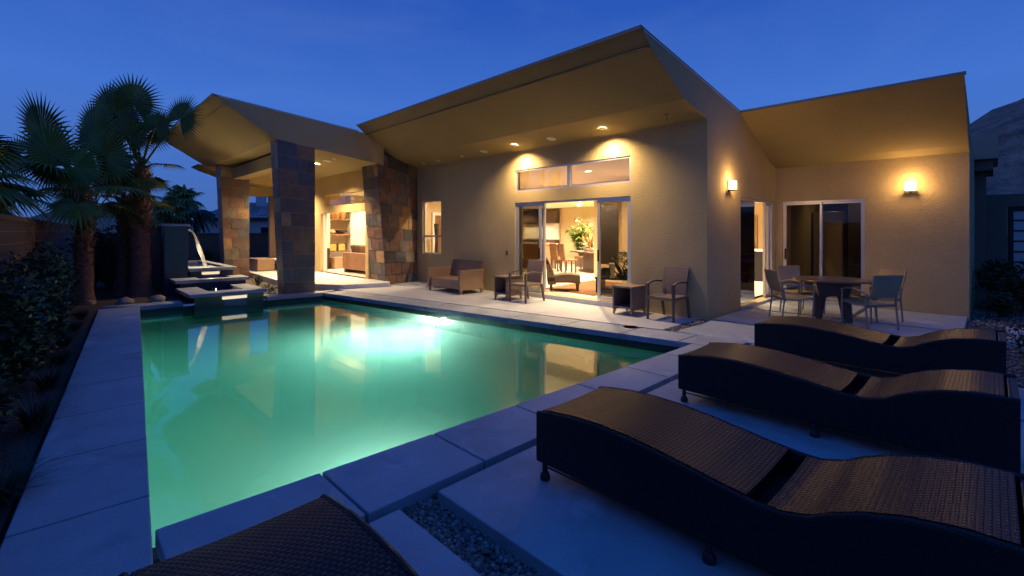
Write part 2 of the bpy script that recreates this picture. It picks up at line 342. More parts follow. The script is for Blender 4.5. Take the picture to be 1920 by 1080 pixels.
# left side strip, cross joints roughly 1 m apart
l0, l1 = (.45, -8.07), (-9.15, -7.12); m0, m1 = (.62, -8.70), (-9.75, -7.74)
xs = [1.9, 1.02, .02, -.98, -1.97, -3.0, -4.0, -5.0, -6.0, -7.0, -8.0, -9.2]
for x0, x1 in zip(xs, xs[1:]):
    f = lambda x, p, q_: (x, p[1]+(x-p[0])/(q_[0]-p[0])*(q_[1]-p[1]))
    slab(slabs, [f(x0, l0, l1), f(x1, l0, l1), f(x1-.03, m0, m1), f(x0-.03, m0, m1)], -.09, 0)
# far side
slab(slabs, [(-9.15, -7.12), (-9.12, -6.35), (-9.6, -6.35), (-9.7, -7.75)], -.09, .0)
slab(slabs, [(-8.80, -4.72), PF2, (-9.0, -2.9), (-9.35, -4.68)], -.09, .0)
tag(slabs.obj('coping', CONC, bevel=.008), kind='structure')

# ---- paving pads
pads = M()
for (x0, x1, y0, y1) in ((1.20, 4.9, -9.4, -7.02), (1.20, 4.9, -6.76, -4.78), (1.20, 4.9, -4.70, -2.62), (1.20, 4.6, -2.54, -1.36)):
    slab(pads, [(x0, y0), (x1, y0), (x1, y1), (x0, y1)], -.1, 0, .006)
for (x0, x1, y0, y1) in ((.05, 3.4, -1.30, .06), (.02, 1.72, .16, 1.84), (1.80, 3.3, .16, 1.84), (.02, 1.72, 1.94, 3.84), (1.80, 3.28, 1.94, 3.84), (3.75, 6.2, 1.5, 3.05), (6.3, 9.2, 1.5, 3.05)):
    slab(pads, [(x0, y0), (x1, y0), (x1, y1), (x0, y1)], -.1, 0, .006)
tag(pads.obj('paving', CONC, bevel=.008), kind='structure')
# patio along the house, cast in bays
pt = M(); q0, q1 = (-.16, -1.37+.02), (-8.72, -2.76)
for x0, x1 in ((-.16, -2.65), (-2.65, -5.3), (-5.3, -7.4), (-7.4, -9.48)):
    f = lambda x: -1.345+(x+.16)*(.1645)
    slab(pt, [(x0, f(x0)), (x0, 0), (x1, 0), (x1, f(x1))], -.1, -.001, .003)
tag(pt.obj('patio', CONCW, bevel=.004), kind='structure')
tag(M().prism([(-8.62, -1.5), (-8.98, -2.7), (-9.9, -3.25), (-11.1, -3.62), (-15.2, -3.35), (-19, -3.1), (-19, -1.25), (-8.98, -1.25)], -.1, .12).obj('raised_patio', CONCW, bevel=.006), kind='structure')
# gravel sheets and planting bed soil
tag(M().add([(1.0, -9.5, -.085), (5.2, -9.5, -.085), (5.2, 6, -.085), (1.0, 6, -.085)], [(0, 1, 2, 3)]).add([(-.3, -1.5, -.086), (1.0, -1.5, -.086), (1.0, 4, -.086), (-.3, 4, -.086)], [(0, 1, 2, 3)]).obj('gravel_bed', GRAV), kind='structure')
tag(M().add([(-9.75, -9.5, -.05), (-9.2, -6.4, -.05), (-8.9, -2.8, -.05), (-17, -2.8, -.05), (-20, -9, -.05)], [(0, 1, 2, 3, 4)]).add([(-9.75, -9.6, -.045), (3, -9.9, -.045), (3, -8.95, -.045), (-9.75, -7.78, -.045)], [(0, 1, 2, 3)]).obj('soil', DIRT), kind='structure')
tag(M().add([(-15.8, -3.0, -.03), (-15.8, -7.0, -.03), (-26, -8, -.03), (-26, 4, -.03), (-19.1, 4, -.03), (-19.1, -3.0, -.03)], [(0, 1, 2, 3, 4, 5)]).obj('lawn', GRASS), kind='structure')

# pebbles
pb = M(); ico = bmesh.new(); bmesh.ops.create_icosphere(ico, subdivisions=1, radius=1); iv = [v.co.copy() for v in ico.verts]; ifc = [tuple(v.index for v in f.verts) for f in ico.faces]; ico.free()
def pebbles(x0, x1, y0, y1, n, r0=.010, r1=.026, z=-.085):
    for _ in range(n):
        r = random.uniform(r0, r1); c = Vector((random.uniform(x0, x1), random.uniform(y0, y1), z+r*random.uniform(.2, 1.2)))
        rot = Matrix.Rotation(random.random()*6.3, 3, 'Z') @ Matrix.Rotation(random.uniform(-.4, .4), 3, 'X'); sc = Vector((r*random.uniform(.8, 1.4), r, r*random.uniform(.5, .8)))
        k_ = random.choice(((.22, .19, .17), (.14, .12, .11), (.30, .27, .24), (.19, .14, .11), (.10, .09, .09), (.26, .24, .22)))
        pb.add([c+rot @ Vector((v.x*sc.x, v.y*sc.y, v.z*sc.z)) for v in iv], ifc, k_)
pebbles(1.13, 3.4, -7.03, -6.75, 3600, .006, .018)
pebbles(1.12, 1.21, -8.2, -1.3, 1700, .006, .017)
pebbles(-.16, .05, -1.35, .02, 420, z=-.035)
pebbles(.05, 3.3, .07, .16, 420); pebbles(1.72, 1.80, .16, 3.8, 380); pebbles(.02, 3.3, 1.84, 1.94, 420)
pebbles(3.35, 4.6, 3.1, 5.2, 800, .012, .03); pebbles(3.45, 4.6, -1.0, 1.4, 900, .012, .03); pebbles(-9.6, -11.5, -4.6, -3.3, 500, .015, .04, -.05)
tag(pb.obj('gravel', STONE, smooth='all'), kind='stuff')
# round drain cover by the pool edge
dr = thing('drain_cover', 'round grey drain cover set in the patio near the pool coping', 'drain cover', (-.62, -1.55, -.001))
M().lathe([(.0, .003), (.13, .003), (.14, 0)], 28).obj('lid', mat('drain_metal', (.24, .25, .28), .45, .5), dr)
M().lathe([(.118, .0034), (.118, .006), (.124, .006), (.124, .0034)], 28).obj('ring', STEEL, dr)

# ================================================================= HOUSE
H = thing('house', 'modern tan stucco desert house with tilted overhanging roofs beside the pool', 'house')
def wall(name, axis, c0, c1, u0, u1, z0, z1, holes, m=STUCCO, parent=None):
    "wall slab: axis 'x' runs along x between u0,u1 with thickness y c0..c1; holes = (u0,u1,z0,z1)"
    us = sorted({u0, u1, *[h[0] for h in holes], *[h[1] for h in holes]}); zs = sorted({z0, z1, *[h[2] for h in holes], *[h[3] for h in holes]})
    us = [u for u in us if u0 <= u <= u1]; zs = [z for z in zs if z0 <= z <= z1]
    sol = lambda i, j: 0 <= i < len(us)-1 and 0 <= j < len(zs)-1 and not any(h[0] <= (us[i]+us[i+1])/2 <= h[1] and h[2] <= (zs[j]+zs[j+1])/2 <= h[3] for h in holes)
    q = M(); P = (lambda u, c, z: (u, c, z)) if axis == 'x' else (lambda u, c, z: (c, u, z))
    for i in range(len(us)-1):
        for j in range(len(zs)-1):
            if not sol(i, j): continue
            a, b, c, d = us[i], us[i+1], zs[j], zs[j+1]
            for cc in (c0, c1): q.add([P(a, cc, c), P(b, cc, c), P(b, cc, d), P(a, cc, d)], [(0, 1, 2, 3)])
            if not sol(i-1, j): q.add([P(a, c0, c), P(a, c1, c), P(a, c1, d), P(a, c0, d)], [(0, 1, 2, 3)])
            if not sol(i+1, j): q.add([P(b, c0, c), P(b, c1, c), P(b, c1, d), P(b, c0, d)], [(0, 1, 2, 3)])
            if not sol(i, j-1): q.add([P(a, c0, c), P(b, c0, c), P(b, c1, c), P(a, c1, c)], [(0, 1, 2, 3)])
            if not sol(i, j+1): q.add([P(a, c0, d), P(b, c0, d), P(b, c1, d), P(a, c1, d)], [(0, 1, 2, 3)])
    o = q.obj(name, m, parent or H)
    bm = bmesh.new(); bm.from_mesh(o.data); bmesh.ops.remove_doubles(bm, verts=bm.verts, dist=1e-4); bmesh.ops.recalc_face_normals(bm, faces=bm.faces); bm.to_mesh(o.data); bm.free(); return o
wall('wall', 'x', 0, .2, -9.48, 0, -.1, 3.65, [(-9.14, -8.14, .9, 2.57), (-4.95, -1.57, .10, 2.33), (-4.95, -1.57, 2.6, 3.16)])
wall('wall', 'y', -.2, 0, .2, 3.85, -.1, 3.2, [(1.61, 3.73, .06, 2.3)])
wall('wall', 'x', 3.85, 4.05, 0, 3.3, -.1, 3.1, [(.14, 1.71, .06, 2.3)])
wall('wall', 'y', 3.1, 3.3, 4.05, 12, -.1, 2.95, [])
wall('wall', 'x', -1.45, -1.25, -19, -9.95, -.1, 3.56, [(-13.6, -10.15, .12, 2.25), (-13.2, -10.15, 2.5, 2.9)])
# roofs
def roof(name, prf, a0, a1, m=STUCCO): return M().prof(prf, a0, a1).obj(name, m, H)
roof('roof', [(-2.28, 4.59), (-2.03, 4.40), (-.91, 3.82), (0, 3.65), (.2, 3.65), (.2, 3.2), (12, 3.2), (12, 3.39), (6, 3.39)], -9, 0)
roof('roof', [(-5.8, 4.76), (-5.55, 4.60), (-4.45, 3.93), (-1.45, 3.56), (-1.45, 4.37)], -16.3, -9)
roof('roof', [(-1.45, 3.56), (-1.25, 3.56), (-1.25, 3.1), (9, 3.1), (9, 3.5), (0, 4.23), (-1.45, 4.37)], -16.3, -9.5)
roof('roof', [(-1.45, 4.10), (-.91, 3.82), (0, 3.65), (.2, 3.65), (.2, 3.2), (9, 3.2), (9, 3.49), (0, 4.22), (-1.45, 4.36)], -9.5, -9)
roof('roof', [(-4.75, 4.02), (-4.5, 3.9), (-3.3, 3.5), (-1.45, 3.3), (-1.25, 3.3), (6, 3.2), (6, 3.4)], -17.5, -16.3)
roof('roof', [(1.58, 4.03), (3.45, 3.19), (3.85, 3.1), (4.05, 3.1), (4.05, 2.95), (12, 2.95), (12, 3.2), (6, 3.42)], 0, 3.3)
# thin soffit skins, 4 mm under each slanted underside, warm bounce light put into their colour
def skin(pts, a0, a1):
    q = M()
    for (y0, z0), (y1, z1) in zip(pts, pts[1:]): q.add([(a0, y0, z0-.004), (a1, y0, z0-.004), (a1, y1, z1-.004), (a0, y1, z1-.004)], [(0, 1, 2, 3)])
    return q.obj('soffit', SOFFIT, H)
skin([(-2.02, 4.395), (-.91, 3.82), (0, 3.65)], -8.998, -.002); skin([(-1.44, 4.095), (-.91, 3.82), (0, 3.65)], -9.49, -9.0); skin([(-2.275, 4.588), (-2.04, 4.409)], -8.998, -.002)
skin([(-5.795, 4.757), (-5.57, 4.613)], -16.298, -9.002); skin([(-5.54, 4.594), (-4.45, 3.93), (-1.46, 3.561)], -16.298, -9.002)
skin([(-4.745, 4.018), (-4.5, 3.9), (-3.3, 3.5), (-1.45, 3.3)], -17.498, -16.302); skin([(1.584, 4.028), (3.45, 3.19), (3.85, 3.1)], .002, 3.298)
for a0, a1, y, z in ((-8.99, -.01, -2.03, 4.40), (-16.29, -9.01, -5.555, 4.604)):  # crease strips: groove shade put in as a dark strip, pale where lit
    M().prof([(y-.010, z+.001), (y+.012, z-.013), (y+.012, z-.022), (y-.016, z-.004)], a0, a1).obj('crease_strip', DARKGAP if y > -3 else SOFFIT, H)
# sheet metal caps along the upper edges
q = M(); q.prof([(-2.31, 4.575), (-2.31, 4.625), (-2.2, 4.612), (-2.2, 4.59), (-2.285, 4.595)], -9, .012); q.obj('roof_cap', METALCAP, H)
q = M(); q.prof([(-5.83, 4.745), (-5.83, 4.795), (-5.72, 4.782), (-5.72, 4.76), (-5.805, 4.765)], -16.32, -8.988); q.obj('roof_cap', METALCAP, H)
q = M(); q.prof([(1.55, 4.015), (1.55, 4.062), (1.66, 4.055), (1.66, 4.03), (1.575, 4.035)], .013, 3.32); q.obj('roof_cap', METALCAP, H)
q = M(); q.frust([(0, -2.31, 4.60), (0.014, -2.31, 4.60), (0.014, -2.31, 4.622), (0, -2.31, 4.622)], [(0, 6, 3.395), (.014, 6, 3.395), (.014, 6, 3.417), (0, 6, 3.417)]); q.obj('roof_cap', METALCAP, H)
q = M(); q.frust([(-9, -5.83, 4.768), (-8.986, -5.83, 4.768), (-8.986, -5.83, 4.79), (-9, -5.83, 4.79)], [(-9, -2.25, 4.447), (-8.986, -2.25, 4.447), (-8.986, -2.25, 4.469), (-9, -2.25, 4.469)]); q.obj('roof_cap', METALCAP, H)
# beams of the covered patio
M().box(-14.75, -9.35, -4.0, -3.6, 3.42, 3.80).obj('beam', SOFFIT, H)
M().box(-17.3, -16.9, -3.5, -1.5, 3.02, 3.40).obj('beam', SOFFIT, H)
M().box(-17.0, -16.8, -2.2, -1.47, .12, 3.02).obj('pier', DKWOOD, H)

# slate columns
PAL = [(.16, .085, .06), (.12, .10, .095), (.07, .08, .095), (.24, .13, .065), (.07, .055, .06), (.30, .18, .08), (.12, .075, .07), (.05, .06, .07), (.18, .15, .11), (.15, .075, .055)]
def tiles(q, bl, br, tr, tl, n, w=.45, g_=.013, th=.012):
    bl, br, tr, tl = map(Vector, (bl, br, tr, tl)); nrm = (br-bl).cross(tl-bl).normalized()
    Pf = lambda u, v: bl.lerp(br, u).lerp(tl.lerp(tr, u), v)
    for r in range(n):
        v0, v1 = r/n, (r+1)/n; W = (Pf(1, v0)-Pf(0, v0)).length; Hh = (Pf(0, v1)-Pf(0, v0)).length
        cuts = [0]; x = w*(.55 if r % 2 else 1)*random.uniform(.93, 1.05)
        while x < W-.09: cuts.append(x/W); x += w
        cuts.append(1); gv = g_/Hh*(v1-v0)
        for u0, u1 in zip(cuts, cuts[1:]):
            gu = g_/W; a, b = u0+(gu/2 if u0 else 0), u1-(gu/2 if u1 < 1 else 0); p = [Pf(a, v0+gv), Pf(b, v0+gv), Pf(b, v1), Pf(a, v1)]
            t = nrm*th*random.uniform(.7, 1.25); c = Vector(random.choice(PAL)).lerp(Vector((.13, .09, .075)), .22)*random.uniform(.95, 1.5); q.frust(p, [k_+t for k_ in p], tuple(c))
def column(x1, y0b, y0t, y1, dx, ztop0, ztop1, n, z0=-.08, dxt=None, skew=0):
    "tapering column; its wide face lies at x1 between y0 and y1, narrow face on -y"
    dxt = dxt or dx*1.1
    e = .012; x1 -= e; y0b += e; y0t += e
    base = [(x1-dx, y0b, z0), (x1, y0b, z0), (x1-skew, y1, z0), (x1-dx, y1, z0)]; top = [(x1-dxt, y0t, ztop0), (x1, y0t, ztop0), (x1-skew, y1, ztop1), (x1-dxt, y1, ztop1)]
    def ins(pts):
        c = sum((Vector(p) for p in pts), Vector())/4; return [Vector(p)+Vector(((c.x-p[0])*.10 if skew else 0, (c.y-p[1])*.04 if skew else 0, 0)) for p in pts]
    core = M().frust(ins(base), ins(top)).obj('column', GROUT, H)
    q = M()
    tiles(q, base[1], base[2], top[2], top[1], n); tiles(q, base[0], base[1], top[1], top[0], n); tiles(q, base[2], base[3], top[3], top[2], n); tiles(q, base[3], base[0], top[0], top[3], n)
    q.obj('tile_cladding', SLATE, core, bevel=0); return core
column(-8.99, -4.24, -4.42, -3.48, .46, 3.91, 3.82, 11, dxt=.50)
column(-14.95, -4.2, -4.36, -3.45, .50, 3.88, 3.80, 11)
column(-9.0, -1.36, -1.70, -.01, .93, 3.95, 3.66, 11, dxt=.93, skew=.44)

# recessed lights, speakers
def disc(name, m, p, r, par, th=.006, tilt=0, ring=None):
    q = M().lathe([(0, 0), (r, 0), (r, th), (0, th)], 24); o = q.obj(name, m, par); o.location = p; o.rotation_euler = (tilt, 0, 0)
    if ring:
        k_ = M().lathe([(r, -.004), (r*1.35, -.004), (r*1.35, .004), (r, .004)], 24).obj('trim_ring', ring, o)
    return o
t1 = math.atan2(-.17, .91)
def sz(y): return 3.65-.187*y
for x in (-4.56, -1.99):
    disc('downlight', BULB, (x, -.39, sz(-.39)-.016), .055, H, tilt=t1, ring=WHITEP)
    lamp('SPOT', (x, -.36, sz(-.39)-.05), 300, WARM, dir=(0, .03, -1), spot_size=R(144), spot_blend=1, shadow_soft_size=.04)
for x in (-3.41, -5.75): disc('speaker', WHITEP, (x, -.35, sz(-.35)-.014), .11, H, tilt=t1)
for x in (-8.6, -7.86, -6.72): disc('downlight', WHITEP, (x, -.32, sz(-.32)-.014), .045, H, tilt=t1, ring=WHITEP)
q = M(); q.tube([(-.54, -.48, 3.72), (-.54, -.48, 3.60)], .006); q.tube([(-.60, -.48, 3.735), (-.48, -.48, 3.735)], .012); q.obj('hook', DKWOOD, H)
disc('downlight', BULB, (-11.04, -2.61, 3.68), .06, H, tilt=R(-7), ring=WHITEP)
lamp('SPOT', (-11.04, -2.61, 3.63), 900, WARM, dir=(0, 0, -1), spot_size=R(130), spot_blend=.8, shadow_soft_size=.05)
disc('speaker', WHITEP, (-10.2, -2.64, 3.685), .12, H, tilt=R(-7)); disc('downlight', WHITEP, (-9.66, -2.65, 3.685), .05, H, tilt=R(-7))
lamp('SPOT', (-14.6, -2.4, 3.55), 800, WARM, dir=(0, 0, -1), spot_size=R(130), spot_blend=.8, shadow_soft_size=.05)
disc('downlight', BULB, (-14.6, -2.4, 3.66), .06, H, tilt=R(-7), ring=WHITEP)

# sliding doors
def frame_panel(par, axis, c, u0, u1, z0, z1, st=.055, d=.03, glass=GLASS, name='door_panel', handle=None):
    q = M()
    def bx(a, b, zz0, zz1, dd=d):
        if axis == 'x': q.box(a, b, c-dd, c+dd, zz0, zz1)
        else: q.box(c-dd, c+dd, a, b, zz0, zz1)
    bx(u0, u0+st, z0, z1); bx(u1-st, u1, z0, z1); bx(u0+st, u1-st, z0, z0+st*1.3); bx(u0+st, u1-st, z1-st, z1)
    o = q.obj(name, FRAME, par, bevel=.004)
    g_ = M()
    if axis == 'x': g_.add([(u0+st, c, z0+st), (u1-st, c, z0+st), (u1-st, c, z1-st), (u0+st, c, z1-st)], [(0, 1, 2, 3)])
    else: g_.add([(c, u0+st, z0+st), (c, u1-st, z0+st), (c, u1-st, z1-st), (c, u0+st, z1-st)], [(0, 1, 2, 3)])
    g_.obj('pane', glass, o)
    if handle is not None:
        k_ = M()
        if axis == 'x': k_.box(handle-.018, handle+.018, c-d-.025, c-d+.002, .95, 1.2)
        else: k_.box(c+d-.002, c+d+.025, handle-.018, handle+.018, .95, 1.2)
        k_.obj('handle', BLACKM, o, bevel=.004)
    return o
# main opening: outer frame, two stacked leaves on the left, one on the right
q = M(); q.box(-4.95, -1.57, .03, .17, 2.28, 2.329); q.box(-4.95, -4.91, .03, .17, .10, 2.28); q.box(-1.61, -1.57, .03, .17, .10, 2.28); dm = q.obj('door_frame', FRAME, H, bevel=.003)
M().box(-4.95, -1.57, -.05, .2, -.02, .098).obj('door_sill', CONCW, H, bevel=.004)
frame_panel(H, 'x', .06, -4.91, -4.09, .12, 2.28, handle=-4.12)
frame_panel(H, 'x', .13, -4.86, -4.02, .12, 2.28)
frame_panel(H, 'x', .06, -2.42, -1.61, .12, 2.28, handle=-2.39)
# transom lights above
wf = M(); wf.box(-4.95, -1.57, .02, .10, 3.115, 3.159); wf.box(-4.95, -1.57, .02, .10, 2.601, 2.645); wf.box(-4.95, -4.905, .02, .10, 2.645, 3.115); wf.box(-1.615, -1.57, .02, .10, 2.645, 3.115); wf.box(-3.25, -3.17, .015, .095, 2.645, 3.115)
wo = wf.obj('window', FRAME, H, bevel=.003)
M().add([(-4.905, .06, 2.645), (-3.25, .06, 2.645), (-3.25, .06, 3.115), (-4.905, .06, 3.115)], [(0, 1, 2, 3)]).add([(-3.17, .06, 2.645), (-1.615, .06, 2.645), (-1.615, .06, 3.115), (-3.17, .06, 3.115)], [(0, 1, 2, 3)]).obj('pane', GLASSU, wo)
# small tall window near the column
wf = M(); wf.box(-9.14, -9.10, .06, .12, .9, 2.57); wf.box(-8.18, -8.14, .06, .12, .9, 2.57); wf.box(-9.10, -8.18, .06, .12, .9, .94); wf.box(-9.10, -8.18, .06, .12, 2.53, 2.57); wf.box(-9.10, -8.18, .05, .11, 1.43, 1.48)
wo = wf.obj('window', FRAME, H, bevel=.003); M().add([(-9.10, .09, .94), (-8.18, .09, .94), (-8.18, .09, 2.53), (-9.10, .09, 2.53)], [(0, 1, 2, 3)]).obj('pane', GLASSC, wo)
# side opening (x=0)
q = M(); q.box(-.16, -.03, 1.61, 3.73, 2.255, 2.299); q.box(-.16, -.03, 3.685, 3.73, .06, 2.255); q.obj('door_frame', FRAME, H, bevel=.003)
M().box(-.2, .04, 1.61, 3.73, -.04, .058).obj('door_sill', CONCW, H, bevel=.004)
M().add([(-.06, 1.61, .07), (-.06, 2.60, .07), (-.06, 2.60, 2.255), (-.06, 1.61, 2.255)], [(0, 1, 2, 3)]).obj('door_panel', GLASS, H)
frame_panel(H, 'y', -.12, 3.40, 3.68, .07, 2.255, glass=GLASSC, st=.05)
# wing opening
q = M(); q.box(.14, 1.71, 3.88, 4.0, 2.26, 2.299); q.box(.14, .17, 3.88, 4.0, .06, 2.26); q.box(1.68, 1.71, 3.88, 4.0, .06, 2.26); q.obj('door_frame', FRAME, H, bevel=.003)
M().box(.14, 1.71, 3.82, 4.05, -.04, .058).obj('door_sill', CONCW, H, bevel=.004)
frame_panel(H, 'x', 3.91, .17, .93, .07, 2.26, st=.045, handle=.20); frame_panel(H, 'x', 3.95, .89, 1.68, .07, 2.26, st=.045)
# covered patio opening
q = M(); q.box(-13.42, -13.28, -1.42, -1.34, .12, 2.25); q.box(-13.42, -13.34, -1.42, -1.34, 2.5, 2.9); q.obj('door_frame', WHITEP, H, bevel=.004)
M().add([(-13.2, -1.36, 2.5), (-10.15, -1.36, 2.5), (-10.15, -1.36, 2.9), (-13.2, -1.36, 2.9)], [(0, 1, 2, 3)]).obj('pane', GLASSC, H)
# small fittings on the wall
M().box(-5.27, -5.2, -.012, 0, .98, 1.1).obj('outlet', DKWOOD, H, bevel=.003)
M().box(0, .012, .98, 1.05, .32, .44).obj('outlet', STUCCO, H, bevel=.003)

# wall lamps
def sconce(p, n):
    "n: outward unit vector"
    t = Vector((-n[1], n[0], 0)); n = Vector((*n, 0)); p = Vector(p); m = Matrix((t, n, Vector((0, 0, 1)))).transposed().to_4x4(); m.translation = p
    o = M().box(-.06, .06, 0, .02, -.07, .09, m).obj('wall_lamp', DKWOOD, H, bevel=.003)
    M().box(-.085, .085, .03, .13, -.080, .085, m).obj('lamp_shade', SHADEGLOW, o, bevel=.015)
    q = M(); q.box(-.095, .095, .02, .16, -.105, -.088, m); q.box(-.012, .012, 0, .03, -.14, .09, m); q.obj('lamp_bracket', DKWOOD, o, bevel=.002)
    lamp('POINT', tuple(p+n*.21+Vector((0, 0, .0))), 17, (1, .60, .27), shadow_soft_size=.08)
    lamp('POINT', tuple(p+n*.10+Vector((0, 0, .13))), 3.5, (1, .60, .27), shadow_soft_size=.05)
sconce((.0, .97, 2.50), (1, 0)); sconce((2.46, 3.85, 2.50), (0, -1))

# ---- interior shell
def inner(m, mtl, name='interior_wall'): return m.obj(name, mtl, H)
q = M()
q.add([(-9.7, .21, .1), (-.21, .21, .1), (-.21, 9, .1), (-9.7, 9, .1)], [(0, 1, 2, 3)]); q.add([(-15, 4.2, .1), (-9.7, 4.2, .1), (-9.7, 9, .1), (-15, 9, .1)], [(0, 1, 2, 3)])
inner(q, INFLOOR, 'floor')
M().box(-4.95, -1.57, .2, .22, .02, .1).obj('threshold', INFLOOR, H)
q = M(); q.add([(-9.7, .21, 3.19), (-.21, .21, 3.19), (-.21, 4.2, 3.19), (-9.7, 4.2, 3.19)], [(0, 1, 2, 3)]); q.box(-15, -.21, 4.2, 9, 2.7, 2.72); inner(q, CEIL, 'ceiling')
q = M()
q.box(-15, -.22, 8.6, 8.75, .1, 2.7); q.box(-15, -14.85, 4.2, 8.6, .1, 2.7); q.box(-9.85, -9.7, .21, 4.2, .1, 3.19); q.box(-9.7, -.21, 4.2, 4.24, 2.72, 3.19)
q.box(-5.4, -3.95, 4.05, 4.2, .1, 2.7); q.box(-3.95, -3.35, 3.4, 4.2, .1, 2.72); q.box(-9.7, -7.2, 2.2, 2.35, .1, 3.19)
inner(q, PLASTER)
INW = (1, .78, .50)
for p in ((-6.4, 5.0), (-5.6, 6.0), (-7.6, 6.2), (-8.6, 7.4), (-7.2, 7.8), (-3, 6), (-1.5, 5), (-11, 6.4), (-12.5, 7.6)):
    disc('downlight', BULB, (p[0], p[1], 2.69), .06, H, ring=WHITEP); lamp('SPOT', (p[0], p[1], 2.66), 560, INW, dir=(0, 0, -1), spot_size=R(150), spot_blend=.9, shadow_soft_size=.05)
for p, e in (((-8.4, .8), 330), ((-6.5, 1.6), 560), ((-3.9, 1.7), 680), ((-2.2, 2.9), 280)): disc('downlight', BULB, (p[0], p[1], 3.18), .06, H, ring=WHITEP); lamp('SPOT', (p[0], p[1], 3.15), e, INW, dir=(0, 0, -1), spot_size=R(155), spot_blend=.9, shadow_soft_size=.05)
# living room behind the covered patio
q = M(); q.add([(-16, -1.25, .119), (-9.86, -1.25, .119), (-9.86, 4.1, .119), (-16, 4.1, .119)], [(0, 1, 2, 3)]); inner(q, INFLOOR, 'floor')
q = M(); q.add([(-16, -1.25, 3.09), (-9.86, -1.25, 3.09), (-9.86, 4.1, 3.09), (-16, 4.1, 3.09)], [(0, 1, 2, 3)]); inner(q, CEIL, 'ceiling')
q = M(); q.box(-16, -9.86, 4.05, 4.19, .12, 3.09); q.box(-9.99, -9.86, -1.24, 4.05, .12, 3.09); q.box(-15.6, -15.45, -1.24, 4.05, .12, 3.09)
q.obj('interior_wall', PLASTER, H)
def nb(px): # y on the plane x=-15
    d = Vector(((px-960)/880, 1)); dx, dy = d.x*.6990-d.y*.7152, d.x*.7152+d.y*.6990; t = (-15-CAM.x)/dx; return CAM.y+dy*t
ya, yb, yc, yd = nb(606), nb(619), nb(658), nb(700)
q = M(); q.box(-15.44, -15.0, ya, yb, .12, 3.08); q.box(-15.44, -15.0, yc, yd+1.5, .12, 3.08); q.obj('stone_panel', STACK, H)
M().box(-15.44, -15.1, yb, yc, .12, .78).obj('niche_cabinet', mat('olive_cabinet', (.16, .14, .10), .6), H)
for p in ((-13.9, -.4), (-12.2, .2), (-13.9, 1.3), (-11.2, 1.6)): disc('downlight', BULB, (p[0], p[1], 3.08), .06, H, ring=WHITEP); lamp('SPOT', (p[0], p[1], 3.05), 380, INW, dir=(0, 0, -1), spot_size=R(155), spot_blend=.9, shadow_soft_size=.05)
lamp('SPOT', (-14.2, yc+.5, 2.95), 140, (1, .78, .5), dir=(-.5, 0, -1), spot_size=R(80), spot_blend=.6)
# wing room
q = M(); q.add([(-.2, 4.05, .07), (3.1, 4.05, .07), (3.1, 10, .07), (-.2, 10, .07)], [(0, 1, 2, 3)]); inner(q, INFLOOR, 'floor')
q = M(); q.box(-.2, 3.1, 10, 10.15, .07, 2.94); q.box(-.2, -.06, 4.06, 10, .07, 2.94); inner(q, PLASTER)
disc('downlight', BULB, (1.0, 7.0, 2.93), .06, H, ring=WHITEP); lamp('SPOT', (1.0, 7.0, 2.90), 26, INW, dir=(0, 0, -1), spot_size=R(150), spot_blend=.9, shadow_soft_size=.05)

# ================================================================= WATER FEATURE
WF = thing('water_feature', 'stepped blue slate fountain with three stone rimmed basins at the far end of the pool', 'fountain')
# upper block and tower
M().box(-15.2, -11.25, -5.86, -4.85, -.1, .53).obj('basin', BLUETILE, WF, bevel=.004)
def rim(x0, x1, y0, y1, w0, z, th=.08, parent=WF, front=None):
    q = M(); fw = front or w0
    q.box(x1-fw, x1, y0, y1, z-th, z); q.box(x0, x0+w0, y0, y1, z-th, z); q.box(x0+w0, x1-fw, y0, y0+w0, z-th, z); q.box(x0+w0, x1-fw, y1-w0, y1, z-th, z)
    return q.obj('rim', CONC, parent, bevel=.006)
rim(-15.25, -11.2, -5.90, -4.76, .22, .62)
M().box(-15.03, -11.42, -5.68, -4.98, .5, .585).obj('basin_water', PONDWATER, WF)
tw = M().box(-11.75, -11.24, -6.42, -5.905, -.1, 1.74).obj('tower', BLUETILE, WF, bevel=.004)
M().box(-11.80, -11.19, -6.47, -5.87, 1.74, 1.80).obj('cap', CONC, tw, bevel=.006)
M().box(-11.62, -11.36, -5.91, -5.86, 1.60, 1.66).obj('spout', STEEL, tw, bevel=.003)
# middle step
M().box(-11.2, -10.55, -6.2, -4.72, -.1, .30).obj('basin', BLUETILE, WF)
q = M(); q.box(-11.25, -10.45, -6.3, -5.75, .30, .38); q.box(-11.25, -10.45, -5.02, -4.65, .30, .38); q.box(-10.72, -10.45, -5.74, -5.03, .30, .38); q.obj('rim', CONC, WF, bevel=.006)
M().box(-11.2, -10.72, -5.75, -5.02, .29, .345).obj('basin_water', PONDWATER, WF)
# lower step with mosaic front
q = M(); q.box(-10.45, -8.84, -6.2, -4.78, -1.3, .08); q.obj('basin', MOSAIC_Y, WF)
q = M(); q.box(-9.25, -8.76, -6.30, -4.72, .12, .20); q.box(-10.5, -9.25, -6.30, -5.85, .12, .20); q.box(-10.5, -9.25, -5.12, -4.72, .12, .20); q.obj('rim', CONC, WF, bevel=.006)
M().box(-10.44, -9.3, -6.2, -6.0, .08, .12).box(-10.44, -9.3, -5.0, -4.8, .08, .12).box(-9.3, -8.84, -6.2, -4.8, .08, .12).obj('basin', MOSAIC_Y, WF)
M().box(-10.44, -9.26, -5.84, -5.13, .10, .15).obj('basin_water', PONDWATER, WF)
